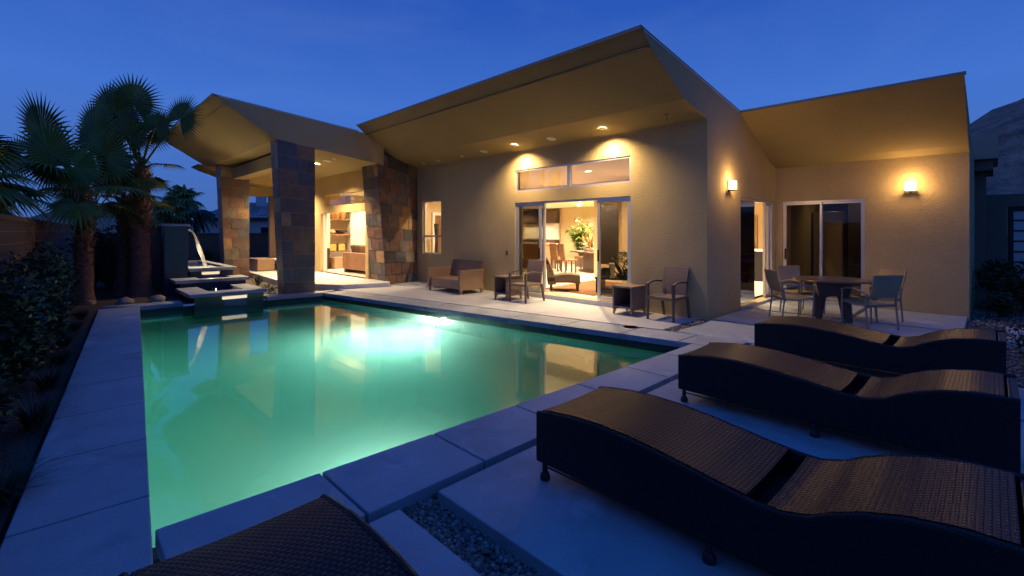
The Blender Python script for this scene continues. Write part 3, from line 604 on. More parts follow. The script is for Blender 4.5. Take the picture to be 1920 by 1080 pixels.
# scuppers: lit sheets of water folding over the lips
LITW = bpy.data.materials.new('falling_water'); LITW.use_nodes = True; t = LITW.node_tree; t.nodes.clear()
o_ = N(t, 'ShaderNodeOutputMaterial'); a_ = N(t, 'ShaderNodeBsdfTransparent'); b_ = N(t, 'ShaderNodeBsdfTranslucent'); c_ = N(t, 'ShaderNodeBsdfDiffuse'); g_ = N(t, 'ShaderNodeMixShader'); h_ = N(t, 'ShaderNodeMixShader')
nz_ = N(t, 'ShaderNodeTexNoise'); mp_ = N(t, 'ShaderNodeMapping'); tc_ = N(t, 'ShaderNodeTexCoord'); mp_.inputs['Scale'].default_value = (60, 60, 2.5); t.links.new(tc_.outputs['Object'], mp_.inputs[0]); t.links.new(mp_.outputs[0], nz_.inputs[0]); nz_.inputs['Scale'].default_value = 1
mr_ = N(t, 'ShaderNodeMapRange'); mr_.inputs[1].default_value = .3; mr_.inputs[2].default_value = .7; mr_.inputs[3].default_value = .15; mr_.inputs[4].default_value = .85; t.links.new(nz_.outputs[0], mr_.inputs[0])
g_.inputs[0].default_value = .5; b_.inputs[0].default_value = (.9, .9, .85, 1); c_.inputs[0].default_value = (.9, .9, .85, 1)
t.links.new(b_.outputs[0], g_.inputs[1]); t.links.new(c_.outputs[0], g_.inputs[2]); t.links.new(mr_.outputs[0], h_.inputs[0]); t.links.new(a_.outputs[0], h_.inputs[1]); t.links.new(g_.outputs[0], h_.inputs[2]); t.links.new(h_.outputs[0], o_.inputs[0])
CLEARW = pane_mat('clear_falling_water', (.85, .88, .9), .03)
SHEET = glow('lit_weir_lens', (1, .80, .52), .85)
for (x, y0, y1, z) in ((-11.18, -5.60, -5.20, .50), (-8.80, -5.66, -5.16, .085)):
    sc = M().box(x-.05, x+.03, y0, y1, z-.055, z+.012).obj('weir_light', SHEET, WF, bevel=.004)
    M().box(x-.07, x+.03, y0-.02, y1+.02, z+.014, z+.03).obj('lip', STEEL, sc, bevel=.002)
    q = M(); n = 6; pts = [(x+.02+.05*math.sqrt(k/n), z-.056-(k/n)*(.13 if z > .3 else .19)) for k in range(n+1)]
    for (xa, za), (xb, zb_) in zip(pts, pts[1:]): q.add([(xa, y0+.02, za), (xa, y1-.02, za), (xb, y1-.02, zb_), (xb, y0+.02, zb_)], [(0, 1, 2, 3)])
    q.obj('water_sheet', CLEARW, sc, smooth='all')
# step light strip under the middle rim
lamp('SPOT', (-11.12, -5.4, .47), 7, (1, .82, .55), dir=(1, 0, -.3), spot_size=R(120), spot_blend=.6, shadow_soft_size=.01)
lamp('SPOT', (-10.40, -5.45, .20), 2.5, (1, .8, .5), dir=(1, 0, -.25), spot_size=R(120), spot_blend=.6, shadow_soft_size=.01)
# the falling jet
q = M(); n = 16
rows = []
for k in range(n+1):
    f = k/n; y = -5.86+.30*math.sqrt(f)+.10*f; z = 1.66-1.07*f; wd = .16+.16*f; rows.append([(-11.49-wd, y+.02*math.sin(f*9), z), (-11.49-wd*.3, y+.03, z), (-11.49+wd*.4, y+.025, z), (-11.49+wd, y, z)])
for r0, r1 in zip(rows, rows[1:]):
    for i in range(3): q.add([r0[i], r0[i+1], r1[i+1], r1[i]], [(0, 1, 2, 3)])
tag(q.obj('waterfall', LITW, smooth='all'), 'thin pale sheet of falling water arcing from the blue fountain tower', 'waterfall')
lamp('SPOT', (-12.0, -5.3, .66), 90, (1, .84, .6), dir=(.35, -.15, 1), spot_size=R(100), spot_blend=.7, shadow_soft_size=.06)
lamp('SPOT', (-11.5, -5.84, 1.5), 45, (1, .86, .62), dir=(-.05, .32, -1), spot_size=R(60), spot_blend=.6, shadow_soft_size=.02)
M().add([(-12.6, -5.66, .590), (-11.42, -5.66, .590), (-11.42, -5.1, .590), (-12.6, -5.1, .590)], [(0, 1, 2, 3)]).obj('foam_glow', mat('foam_glow', (.8, .8, .74), .6, bump=1, bs=40), WF)  # pale foam sheet, the glow of the lit basin put into its colour

# ================================================================= WALLS AND NEIGHBOURS
wy = lambda x: -9.01-.0705*(x+6.56)
LW = thing('boundary_wall', 'long tan block garden wall running along the left side of the pool', 'wall')
q = M(); q.prism([(3, wy(3)), (3, wy(3)-.2), (-24, wy(-24)-.2), (-24, wy(-24))], -.1, 1.78); q.obj('wall', CMU, LW)
q = M(); q.prism([(3.02, wy(3)+.03), (3.02, wy(3)-.23), (-24.02, wy(-24)-.23), (-24.02, wy(-24)+.03)], 1.78, 1.86); q.obj('cap', CMU, LW, bevel=.006)
q = M()
for k in range(1, 9):
    z = k*.2; q.prism([(3, wy(3)+.002), (3, wy(3)), (-24, wy(-24)), (-24, wy(-24)+.002)], z-.004, z+.004)
q.obj('mortar_line', GROUT, LW)
BW = thing('back_wall', 'low tan garden wall across the lawn behind the columns', 'wall')
a, b = at(150, 27), at(640, 23); dv = (b-a).normalized(); nv = Vector((-dv.y, dv.x, 0))*.2
M().prism([tuple((a)[:2]), tuple(b[:2]), tuple((b+nv)[:2]), tuple((a+nv)[:2])], -.1, 1.44).obj('wall', CMU, BW)
nv2 = nv*.2; M().prism([tuple((a-nv2)[:2]), tuple((b-nv2)[:2]), tuple((b+nv*1.2)[:2]), tuple((a+nv*1.2)[:2])], 1.44, 1.52).obj('cap', CMU, BW, bevel=.006)
SW = thing('side_wall', 'dark reddish garden wall behind the palms left of the fountain tower', 'wall')
M().box(-20, -11.76, -6.44, -6.30, -.1, 1.66).obj('wall', CMU, SW)
M().box(-20, -11.76, -6.47, -6.27, 1.66, 1.72).obj('cap', CMU, SW, bevel=.005)

def tiled_roof(q, c0, c1, c2, c3, rows, cols):
    "barrel tiles on the quad c0,c1 (eave) c2,c3 (ridge)"
    c0, c1, c2, c3 = map(Vector, (c0, c1, c2, c3)); nrm = (c1-c0).cross(c3-c0).normalized()
    if nrm.z < 0: nrm = -nrm
    for r in range(rows):
        for c in range(cols):
            A = c0.lerp(c1, c/cols).lerp(c3.lerp(c2, c/cols), r/rows); B = c0.lerp(c1, (c+1)/cols).lerp(c3.lerp(c2, (c+1)/cols), r/rows)
            Cc = c0.lerp(c1, (c+1)/cols).lerp(c3.lerp(c2, (c+1)/cols), (r+1)/rows); D = c0.lerp(c1, c/cols).lerp(c3.lerp(c2, c/cols), (r+1)/rows)
            hh = nrm*.09; k_ = random.uniform(.7, 1.3); col = (.42*k_, .30*k_, .28*k_)
            q.add([A+nrm*.03, B+nrm*.03, Cc, D, (A+B)/2+hh+nrm*.04, (Cc+D)/2+hh*.7], [(0, 4, 5, 3), (4, 1, 2, 5), (0, 1, 4)], col)
def fr(px, Y, ang):
    "local frame: origin at photo column px and depth Y, x axis to the right of the view turned by ang"
    o = at(px, Y); base = math.atan2(.7152, .699)+R(ang); return Matrix.Translation(o) @ Matrix.Rotation(base, 4, 'Z')
# house with the bell wall
NH = thing('neighbour_house', 'pinkish stucco house with clay tile roof and arched bell wall seen between the columns', 'house'); NH.matrix_world = fr(485, 38, 6)
wl = M().box(-4.3, 6, 0, 7, -.1, 2.75).obj('wall', PINKWALL, NH)
q = M(); tiled_roof(q, (-4.9, -.6, 2.65), (6.5, -.6, 2.65), (4.5, 3.6, 4.1), (-2.8, 3.6, 4.1), 9, 34); tiled_roof(q, (-4.9, 7.6, 2.65), (-4.9, -.6, 2.65), (-2.8, 3.6, 4.1), (-2.8, 3.6, 4.1), 9, 22); q.obj('roof', ROOFTILE, NH)
M().box(-4.7, 6.3, -.45, -.3, 2.52, 2.66).obj('eave', DKWOOD, NH)
wi = M().box(.1, 1.5, -.05, .02, 1.0, 2.05).obj('window', WHITEP, NH, bevel=.01); M().box(.2, 1.4, -.07, -.052, 1.1, 1.95).obj('pane', mat('dark_glass', (.02, .025, .03), .15), wi)
# bell wall with two arched openings
def arch_wall(x0, x1, z0, z1, holes, y0, y1):
    q = M(); xs_ = sorted({x0, x1, *[h for hh in holes for h in (hh[0], hh[1])]})
    for a, b in zip(xs_, xs_[1:]):
        h = [hh for hh in holes if hh[0] <= (a+b)/2 <= hh[1]]
        if not h: q.box(a, b, y0, y1, z0, z1); continue
        h = h[0]; r = (b-a)/2; cx = (a+b)/2; q.box(a, b, y0, y1, z0, h[2]); sp_ = h[3]-r; n = 8
        for k in range(n):
            u0 = cx-r*math.cos(math.pi*k/n); u1 = cx-r*math.cos(math.pi*(k+1)/n); q.frust([(u0, y0, sp_+r*math.sin(math.pi*k/n)), (u1, y0, sp_+r*math.sin(math.pi*(k+1)/n)), (u1, y0, z1), (u0, y0, z1)], [(u0, y1, sp_+r*math.sin(math.pi*k/n)), (u1, y1, sp_+r*math.sin(math.pi*(k+1)/n)), (u1, y1, z1), (u0, y1, z1)])
    return q
arch_wall(-1.3, 2.2, 3.6, 5.25, [(-.55, .15, 3.95, 4.95), (1.0, 1.65, 3.95, 4.85)], 2.6, 2.95).obj('bell_wall', PINKWALL, NH)
q = M(); tiled_roof(q, (-1.5, 2.5, 5.2), (2.4, 2.5, 5.2), (2.4, 2.8, 5.4), (-1.5, 2.8, 5.4), 1, 12); q.obj('roof', ROOFTILE, NH)
# lower house farther left
NH2 = thing('neighbour_house', 'small pale house with low tile roof beyond the lawn wall left of the orange column', 'house'); NH2.matrix_world = fr(382, 46, -4)
M().box(-2.3, 3.6, 0, 5, -.1, 2.1).obj('wall', WHITEWALL, NH2)
q = M(); tiled_roof(q, (-2.6, -.4, 2.05), (3.9, -.4, 2.05), (3.0, 2.4, 2.9), (-1.8, 2.4, 2.9), 5, 18); q.obj('roof', ROOFTILE, NH2)
for x in (-1.5, .6, 2.2): M().box(x, x+.8, -.04, .01, .9, 1.6).obj('window', mat('dark_window', (.03, .035, .04), .2), NH2)

# entry court on the right: wall with frosted gate and a projecting roof block
GB = thing('entry_building', 'dark stucco entry building with flat projecting roof block right of the house', 'building')
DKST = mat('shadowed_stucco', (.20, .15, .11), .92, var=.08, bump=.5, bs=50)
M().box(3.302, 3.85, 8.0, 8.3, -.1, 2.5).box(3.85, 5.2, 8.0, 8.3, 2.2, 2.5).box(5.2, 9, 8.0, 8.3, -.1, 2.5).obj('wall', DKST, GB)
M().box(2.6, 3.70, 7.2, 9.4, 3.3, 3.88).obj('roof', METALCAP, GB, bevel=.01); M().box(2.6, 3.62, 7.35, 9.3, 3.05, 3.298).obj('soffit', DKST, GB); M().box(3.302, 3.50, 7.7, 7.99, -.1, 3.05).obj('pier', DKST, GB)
gt = thing('entry_gate', 'dark framed gate with frosted glass panels and horizontal bars', 'gate', (3.86, 8.1, 0))
q = M(); q.box(0, .10, -.05, .05, 0, 2.19); q.box(1.24, 1.33, -.05, .05, 0, 2.19); q.box(.10, 1.24, -.05, .05, 2.09, 2.19); q.box(.10, 1.24, -.05, .05, 0, .10); q.obj('frame', BLACKM, gt, bevel=.004)
M().box(.10, 1.24, -.012, .012, .10, 2.09).obj('panel', mat('frosted_glass', (.62, .58, .56), .5), gt)
q = M()
for k in range(1, 8): q.box(.10, 1.24, -.03, .03, .1+k*.25, .135+k*.25)
q.obj('bar', BLACKM, gt)

# ================================================================= PLANTS
def leafquads(q, n, c, r, s0, s1, cols, up=.2, shell=.35):
    for _ in range(n):
        while True:
            d = Vector((random.uniform(-1, 1), random.uniform(-1, 1), random.uniform(-1, 1)))
            if shell < d.length < 1: break
        bl = 1+.22*noise.noise(Vector(c)+d*1.7)+.18*noise.noise(Vector(c)+d*4)
        p = Vector(c)+Vector((d.x*r[0], d.y*r[1], d.z*r[2]))*bl
        if p.z < -.05: continue
        t = Vector((random.gauss(0, 1), random.gauss(0, 1), random.gauss(up, .6))).normalized(); sd = t.cross(Vector((random.gauss(0, 1), random.gauss(0, 1), random.gauss(0, 1)))).normalized()
        s = random.uniform(s0, s1); k_ = random.uniform(.6, 1.35); cc = Vector(random.choice(cols))*k_
        q.add([p, p+t*s*.5+sd*s*.24, p+t*s, p+t*s*.5-sd*s*.24], [(0, 1, 2, 3)], tuple(cc))
GREEN = [(.020, .042, .014), (.032, .055, .016), (.018, .036, .016), (.045, .060, .020)]
def shrub(loc, r, n, label, group=None, s=(.05, .10), cols=GREEN, name='shrub', clumps=5):
    t = thing(name, label, 'shrub', loc, 0, group); st = M(); q = M()
    for k in range(clumps):
        a = random.random()*6.28; d = random.uniform(.1, .55); c = Vector((math.cos(a)*d*r[0], math.sin(a)*d*r[1], r[2]*random.uniform(.7, 1.25)))
        leafquads(q, n//clumps, c, (r[0]*.62, r[1]*.62, r[2]*.62), s[0], s[1], cols); st.tube([(0, 0, 0), (c.x*.4, c.y*.4, c.z*.5), tuple(c)], [.02, .014, .005], 5, (.05, .035, .02))
    q.obj('foliage', LEAF, t); st.obj('stem', BARK, t); return t
shrub((-1.6, -8.98, -.05), (.65, .36, .55), 3200, 'dark leafy shrub against the block wall nearest the camera at the left', 'shrubs along the left wall')
shrub((-3.2, -8.85, -.05), (.75, .38, .72), 4200, 'dense shrub against the left wall, second in the row from the camera', 'shrubs along the left wall')
shrub((-4.9, -8.72, -.05), (.80, .40, .70), 4200, 'rounded green shrub in the middle of the row along the left wall', 'shrubs along the left wall')
shrub((-6.7, -8.6, -.05), (.85, .42, .80), 4200, 'tall green shrub along the left wall just before the nearest palm trunk', 'shrubs along the left wall')
shrub((-8.6, -8.48, -.05), (.7, .38, .66), 3000, 'green shrub at the foot of the nearest palm trunk', 'shrubs along the left wall')
shrub((-14.6, -7.6, -.05), (.9, .6, 1.05), 3000, 'dark rounded shrub between the palm trunks in front of the wall', 'shrubs along the left wall', s=(.08, .15))
def grass(loc, n, h, label, group='ornamental grasses in the left bed', col=(.07, .065, .03), spread=.5, cat='grass tuft', name='grass_tuft', wd=.006):
    t = thing(name, label, cat, loc, 0, group); q = M()
    for _ in range(n):
        a = random.random()*6.28; l = h*random.uniform(.6, 1.15); sp_ = spread*random.uniform(.3, 1.2); k_ = random.uniform(.5, 1.3); p0 = Vector((math.cos(a)*.04, math.sin(a)*.04, 0)); d = Vector((math.cos(a), math.sin(a), 0)); s_ = Vector((-d.y, d.x, 0))*wd; prev = None; m_ = 6
        for i in range(m_+1):
            f = i/m_; p = p0+d*sp_*f**1.6+Vector((0, 0, l*(f-.42*f**2.6))); ww = s_*(1-f*.9)
            if prev: q.add([prev[0], prev[1], p+ww, p-ww], [(0, 1, 2, 3)], tuple(Vector(col)*k_))
            prev = (p-ww, p+ww)
    q.obj('blades', LEAF, t); return t
for i, (x, dy, lb) in enumerate(((-.6, .33, 'low dark grass tuft at the pool walkway edge nearest the camera'), (-2.0, .36, 'dry arching grass tuft in the bed, second along the walkway'), (-3.3, .34, 'arching grass tuft in front of the second wall shrub'), (-4.5, .36, 'loose straw coloured grass tuft beside the middle of the walkway'), (-5.6, .33, 'grass tuft leaning over the walkway edge in front of the tall shrub'), (-7.0, .36, 'small grass tuft in the bed near the nearest palm'), (-8.3, .40, 'grass tuft by the base of the nearest palm trunk'))):
    grass((x, wy(x)+dy+.40, -.05), 190, random.uniform(.30, .46), lb, spread=.36, wd=.005)
# fan palms
def fan(q, hub, dirv, size, droop, col, seg=34, spread=300, face=None):
    hub = Vector(hub); d = Vector(dirv).normalized(); side = d.cross(Vector((0, 0, 1)))
    if face: side = d.cross(Vector(face))
    side = side.normalized() if side.length > .1 else Vector((1, 0, 0)); nrm = side.cross(d).normalized()
    k0 = random.uniform(.8, 1.2)
    for i in range(seg):
        a = R((i/(seg-1)-.5)*spread); v = (d*math.cos(a)+side*math.sin(a)); l = size*(1-.28*abs(a/math.pi))*random.uniform(.93, 1.05); perp = (-d*math.sin(a)+side*math.cos(a))
        half = math.tan(R(spread/seg/2))
        ms = .56; pts = []
        for f in (0.02, .3, ms, .8, 1):
            dz = -droop*l*max(0, f-.35)**2*1.9; lift = -.10*math.cos(a)*0
            p = hub+v*l*f+Vector((0, 0, dz))+nrm*(-.22*l*f*f*(abs(a)/math.pi))
            wd = l*f*half*1.02 if f <= ms else l*ms*half*(1-(f-ms)/(1-ms))*.9
            pts.append((p, wd))
        c = tuple(Vector(col)*k0*random.uniform(.75, 1.2))
        for (p0, w0), (p1, w1) in zip(pts, pts[1:]):
            lf0, lf1 = nrm*w0*.55, nrm*w1*.55
            q.add([p0-perp*w0, p0+lf0, p1+lf1, p1-perp*w1], [(0, 1, 2, 3)], c); q.add([p0+lf0, p0+perp*w0, p1+perp*w1, p1+lf1], [(0, 1, 2, 3)], c)
def palm(loc, h, r0, r1, leaves, label, group='fan palms beside the pool', boots=90, lean=(0, 0), size=(.8, 1.0), pet=(.5, .9), col=(.13, .165, .022), bk=(.22, .115, .075), seed=1, fib=True, cat='palm tree', name='fan_palm', seg=34, big=()):  # bk: bark reddened to hold the red glow on the trunks
    random.seed(seed); t = thing(name, label, cat, loc, 0, group); q = M(); n = 14; pts = []; rs = []
    for i in range(n+1):
        f = i/n; pts.append((lean[0]*f*f, lean[1]*f*f, h*f)); rs.append((r0+(r1-r0)*f)*(1+.06*math.sin(i*2.4))*(1.25 if i == 0 else 1))
    q.tube(pts, rs, 14, bk); tr = q.obj('trunk', BARK, t, smooth=True)
    q = M()
    for i in range(boots):          # old leaf bases
        f = .30+.70*(i/boots); a = i*2.4; rr = r0+(r1-r0)*f; c = Vector((lean[0]*f*f, lean[1]*f*f, h*f)); d = Vector((math.cos(a), math.sin(a), 0)); s_ = Vector((-d.y, d.x, 0)); l = random.uniform(.10, .20)*(1 if f > .45 else .5); wd = random.uniform(.035, .06)
        b0 = c+d*rr*.85; tip = b0+d*l*.75+Vector((0, 0, l*1.0)); k_ = random.uniform(.6, 1.5)
        q.add([b0-s_*wd, b0+s_*wd, tip+s_*wd*.5, tip-s_*wd*.5, b0+d*.03-s_*wd+Vector((0, 0, .07)), b0+d*.03+s_*wd+Vector((0, 0, .07))], [(0, 1, 2, 3), (4, 5, 2, 3), (0, 1, 5, 4), (0, 3, 4), (1, 2, 5)], tuple(Vector(bk)*k_))
    if boots: q.obj('leaf_bases', BARK, t)
    cr_ = M(); top = Vector((lean[0], lean[1], h))
    for (az, el, pl_, sz_, dr_) in leaves:
        d = Vector((math.cos(R(az))*math.cos(R(el)), math.sin(R(az))*math.cos(R(el)), math.sin(R(el)))); k_ = top+d*pl_*.5+Vector((0, 0, .03)); hub = top+d*pl_+Vector((0, 0, -.10*pl_))
        cr_.tube([tuple(top+d*.05), tuple(k_), tuple(hub)], [.03, .018, .013], 5, (.10, .12, .04)); fd = (hub-k_).normalized()
        fan(cr_, hub, fd, sz_, dr_, col, seg=seg)
    RV, FV = Vector((.699, .7152, 0)), Vector((.7152, -.699, 0))      # across and towards the pool terrace
    for (rt, up, tw, ang, sz_, sp_) in big:       # large open fans held on long stalks
        hub = top+RV*rt+Vector((0, 0, up))+FV*tw; mid_ = top.lerp(hub, .5)+Vector((0, 0, .06)); cr_.tube([tuple(top), tuple(mid_), tuple(hub)], [.03, .02, .014], 5, (.12, .13, .04))
        d = (RV*math.cos(R(ang))+Vector((0, 0, math.sin(R(ang))))+FV*random.uniform(-.25, .25)).normalized()
        fan(cr_, hub, d, sz_, .10, col, seg=40, spread=sp_, face=FV+RV*random.uniform(-.3, .3)+Vector((0, 0, random.uniform(-.35, .1))))
    cr_.obj('crown', PALMLEAF, t); return t
def rnd_leaves(n, els, pet, size, dr=(.25, .5)):
    return [(k*137.5+random.uniform(-20, 20), els[0]+(els[1]-els[0])*(k/n)+random.uniform(-8, 8), random.uniform(*pet), random.uniform(*size), random.uniform(*dr)) for k in range(n)]
random.seed(3)
palm((-10.85, -7.95, -.05), 2.6, .18, .14, rnd_leaves(7, (-25, 50), (.6, 1.0), (.65, .85)), 'nearest fan palm with broad spiky crown in front of the left wall', big=[(-.62, 1.25, .3, 95, 1.0, 310), (.42, 1.05, .2, 70, .95, 300), (-1.35, .75, .1, 200, .72, 300), (.85, .70, .4, 20, .85, 300), (-.2, .75, .55, 110, .9, 320), (-1.0, .55, -.3, 160, .85, 300), (.3, .45, .5, -20, .8, 300), (.0, 1.45, -.3, 85, .85, 280)], seed=11, lean=(.05, -.02))
palm((-11.55, -6.85, -.05), 3.25, .235, .165, rnd_leaves(6, (-25, 40), (.5, .8), (.45, .6)), 'tall thick trunk fan palm next to the fountain tower with high upright leaves', big=[(-.30, 1.15, .25, 100, .82, 310), (-.05, .75, .3, 60, .7, 310), (-.72, 1.55, .1, 110, .84, 300), (.02, 1.58, .3, 88, .84, 300), (.98, 1.25, .0, 55, .80, 260), (-.40, 1.05, .2, 150, .72, 300), (.35, .95, .1, 20, .66, 300), (-.35, 1.35, .35, 80, .74, 300), (.6, 1.0, .3, 70, .6, 300), (-.9, .75, -.1, 190, .66, 300)], seed=12, boots=130, bk=(.26, .12, .08))
palm((-12.05, -7.15, -.05), 2.5, .17, .13, rnd_leaves(9, (-10, 75), (.5, .9), (.55, .7)), 'shorter fan palm with shaggy trunk tight behind the tall thick palm', seed=13, boots=80)
palm((-13.6, -7.75, -.05), 1.9, .12, .10, rnd_leaves(12, (25, 85), (.9, 1.5), (.5, .65)), 'young slim fan palm with long bare leaf stalks between the two large palms', seed=14, boots=50)
palm((-9.3, -9.8, -.05), 2.6, .16, .13, rnd_leaves(18, (-45, 60), (.4, .9), (.75, .95)), 'fan palm beyond the wall cut by the left edge with hanging leaves', seed=15, boots=40)
# far palms
p = at(343, 34, 0); palm(tuple(p), 4.0, .16, .12, rnd_leaves(20, (-40, 85), (.5, .9), (.8, 1.0), (.4, .7)), 'distant round headed palm left of the patio roof', 'distant palms behind the garden wall', boots=0, seed=21, seg=16)
p = at(312, 30, 0); palm(tuple(p), 2.6, .2, .14, rnd_leaves(22, (-45, 80), (.5, 1.1), (.7, .9), (.6, 1)), 'distant low bushy palm behind the fountain tower', 'distant palms behind the garden wall', boots=0, seed=22, seg=16)
def feather(loc, h, n, l, label, seed):
    random.seed(seed); t = thing('feather_palm', label, 'palm tree', loc, 0, 'distant palms behind the garden wall'); M().tube([(0, 0, 0), (0, 0, h)], [.13, .09], 8, (.1, .08, .06)).obj('trunk', BARK, t); q = M()
    for k in range(n):
        az = k*2.4; el = R(random.uniform(-10, 80)); d = Vector((math.cos(az), math.sin(az), 0)); s_ = Vector((-d.y, d.x, 0)); pv = None
        for i in range(13):
            f = i/12; p_ = Vector((0, 0, h))+d*l*f*math.cos(el*(1-f*.6))+Vector((0, 0, l*(f*math.sin(el)-.95*f*f)))
            if pv:
                for sg in (-1, 1):
                    tip = p_+s_*sg*.26*(1-f*.6)+Vector((0, 0, -.26)); q.add([pv, p_, tip], [(0, 1, 2)], (.03*random.uniform(.7, 1.3), .055, .022))
                    tip2 = (pv+p_)/2+s_*sg*.3*(1-f*.6)+Vector((0, 0, -.15)); q.add([pv, p_, tip2], [(0, 1, 2)], (.03, .05*random.uniform(.7, 1.3), .022))
            pv = p_
    q.obj('crown', PALMLEAF, t)
feather(tuple(at(367, 31)), 2.75, 34, 1.25, 'distant drooping feather palm next to the patio roof corner', 31)
feather(tuple(at(332, 32)), 2.3, 34, 1.3, 'distant dark feather palm below the round headed palm', 32)
random.seed(40)
shrub(tuple(at(345, 29)), (1.4, .8, .95), 2200, 'dark shrubs beyond the garden wall under the distant palms', s=(.12, .22))
shrub(tuple(at(384, 24.4, -.05)), (.5, .4, .42), 900, 'small green shrub on the lawn in front of the back wall', s=(.06, .12))
shrub(tuple(at(541/1.0-25, 21.5, -.05)), (.45, .35, .55), 1100, 'leafy shrub beside the patio seen between the two front columns', s=(.07, .14))
# spiny branch plant against the wall (thin upright canes)
oc = thing('ocotillo', 'tall plant of thin bare upright canes between the palm trunks', 'plant', tuple(at(205, 12.2, -.05)), 0); q = M()
for k in range(17):
    a = random.random()*6.28; l = random.uniform(1.5, 2.35); r_ = random.uniform(.25, .75); q.tube([(0, 0, 0), (math.cos(a)*r_*.3, math.sin(a)*r_*.3, l*.4), (math.cos(a)*r_*.7, math.sin(a)*r_*.7, l*.75), (math.cos(a)*r_, math.sin(a)*r_, l)], [.016, .013, .010, .005], 5, (.07, .07, .045))
q.obj('canes', BARK, oc)
# agave by the front column, boulders by the walkway end
def agave(loc, n, h, label):
    t = thing('agave', label, 'plant', loc, 0); q = M()
    for k in range(n):
        a = k*2.4; el = R(random.uniform(25, 80)); l = h*random.uniform(.8, 1.1); d = Vector((math.cos(a)*math.cos(el), math.sin(a)*math.cos(el), math.sin(el))); s_ = Vector((-math.sin(a), math.cos(a), 0))*.028; m_ = d*l*.4; c = (.05*random.uniform(.7, 1.3), .06, .045)
        q.add([-s_*.7, s_*.7, m_+s_, d*l, m_-s_], [(0, 1, 2, 3, 4)], c)
    q.obj('leaves', LEAF, t)
agave(tuple(gp(484, 536, -.05)), 26, .40, 'small spiky agave between the fountain and the raised patio')
grass(tuple(gp(510, 546, -.05)), 60, .30, 'low dark grass tuft left of the front slate column', group='plants by the front column', col=(.05, .06, .03), spread=.5, wd=.01)
grass(tuple(gp(500, 541, -.05)), 50, .28, 'sparse grass tuft next to the agave by the fountain rim', group='plants by the front column', col=(.05, .06, .03), spread=.45, wd=.01)
def boulder(loc, r, lb, sd):
    bm = bmesh.new(); bmesh.ops.create_icosphere(bm, subdivisions=3, radius=1)
    for v in bm.verts: v.co = Vector((v.co.x*r[0], v.co.y*r[1], v.co.z*r[2]))*(1+.28*noise.noise(v.co*1.6+Vector((sd, 0, 0))))
    me = bpy.data.meshes.new('boulder'); bm.to_mesh(me); bm.free(); [setattr(p, 'use_smooth', True) for p in me.polygons]; me.materials.append(BOULDER)
    o = bpy.data.objects.new('boulder', me); COL.objects.link(o); o.location = loc; tag(o, lb, 'boulder', 'boulders by the far walkway end')
boulder(tuple(gp(235, 569, -.02)), (.20, .16, .13), 'rounded tan boulder nearest the walkway end', 1); boulder(tuple(gp(296, 563, -.02)), (.22, .16, .12), 'flat tan boulder left of the fountain base', 5); boulder(tuple(gp(168, 568, -.02)), (.14, .11, .08), 'small tan boulder at the palm trunk foot', 9)
# right side planting
random.seed(55)
shrub((3.75, 6.1, -.08), (.45, .5, .62), 1500, 'dark shrub against the end wall of the house wing', 'shrubs in the entry bed', s=(.06, .12))
shrub((4.2, 5.2, -.08), (.55, .5, .5), 1800, 'broad low shrub in front of the frosted gate', 'shrubs in the entry bed', s=(.06, .12))
shrub((4.75, 6.6, -.08), (.5, .5, .6), 1500, 'dark shrub beside the frosted gate at the right edge', 'shrubs in the entry bed', s=(.06, .12))
shrub((3.72, 4.5, -.08), (.25, .3, .3), 700, 'small dark shrub by the corner of the house wing', 'shrubs in the entry bed', s=(.05, .09))
shrub((3.95, .45, -.08), (.34, .34, .30), 520, 'sparse twiggy shrub in the gravel beyond the farthest lounger', s=(.04, .07), clumps=7)
shrub((4.25, -.35, -.08), (.3, .3, .22), 420, 'low sparse shrub in the gravel at the right edge', s=(.04, .07), clumps=6)

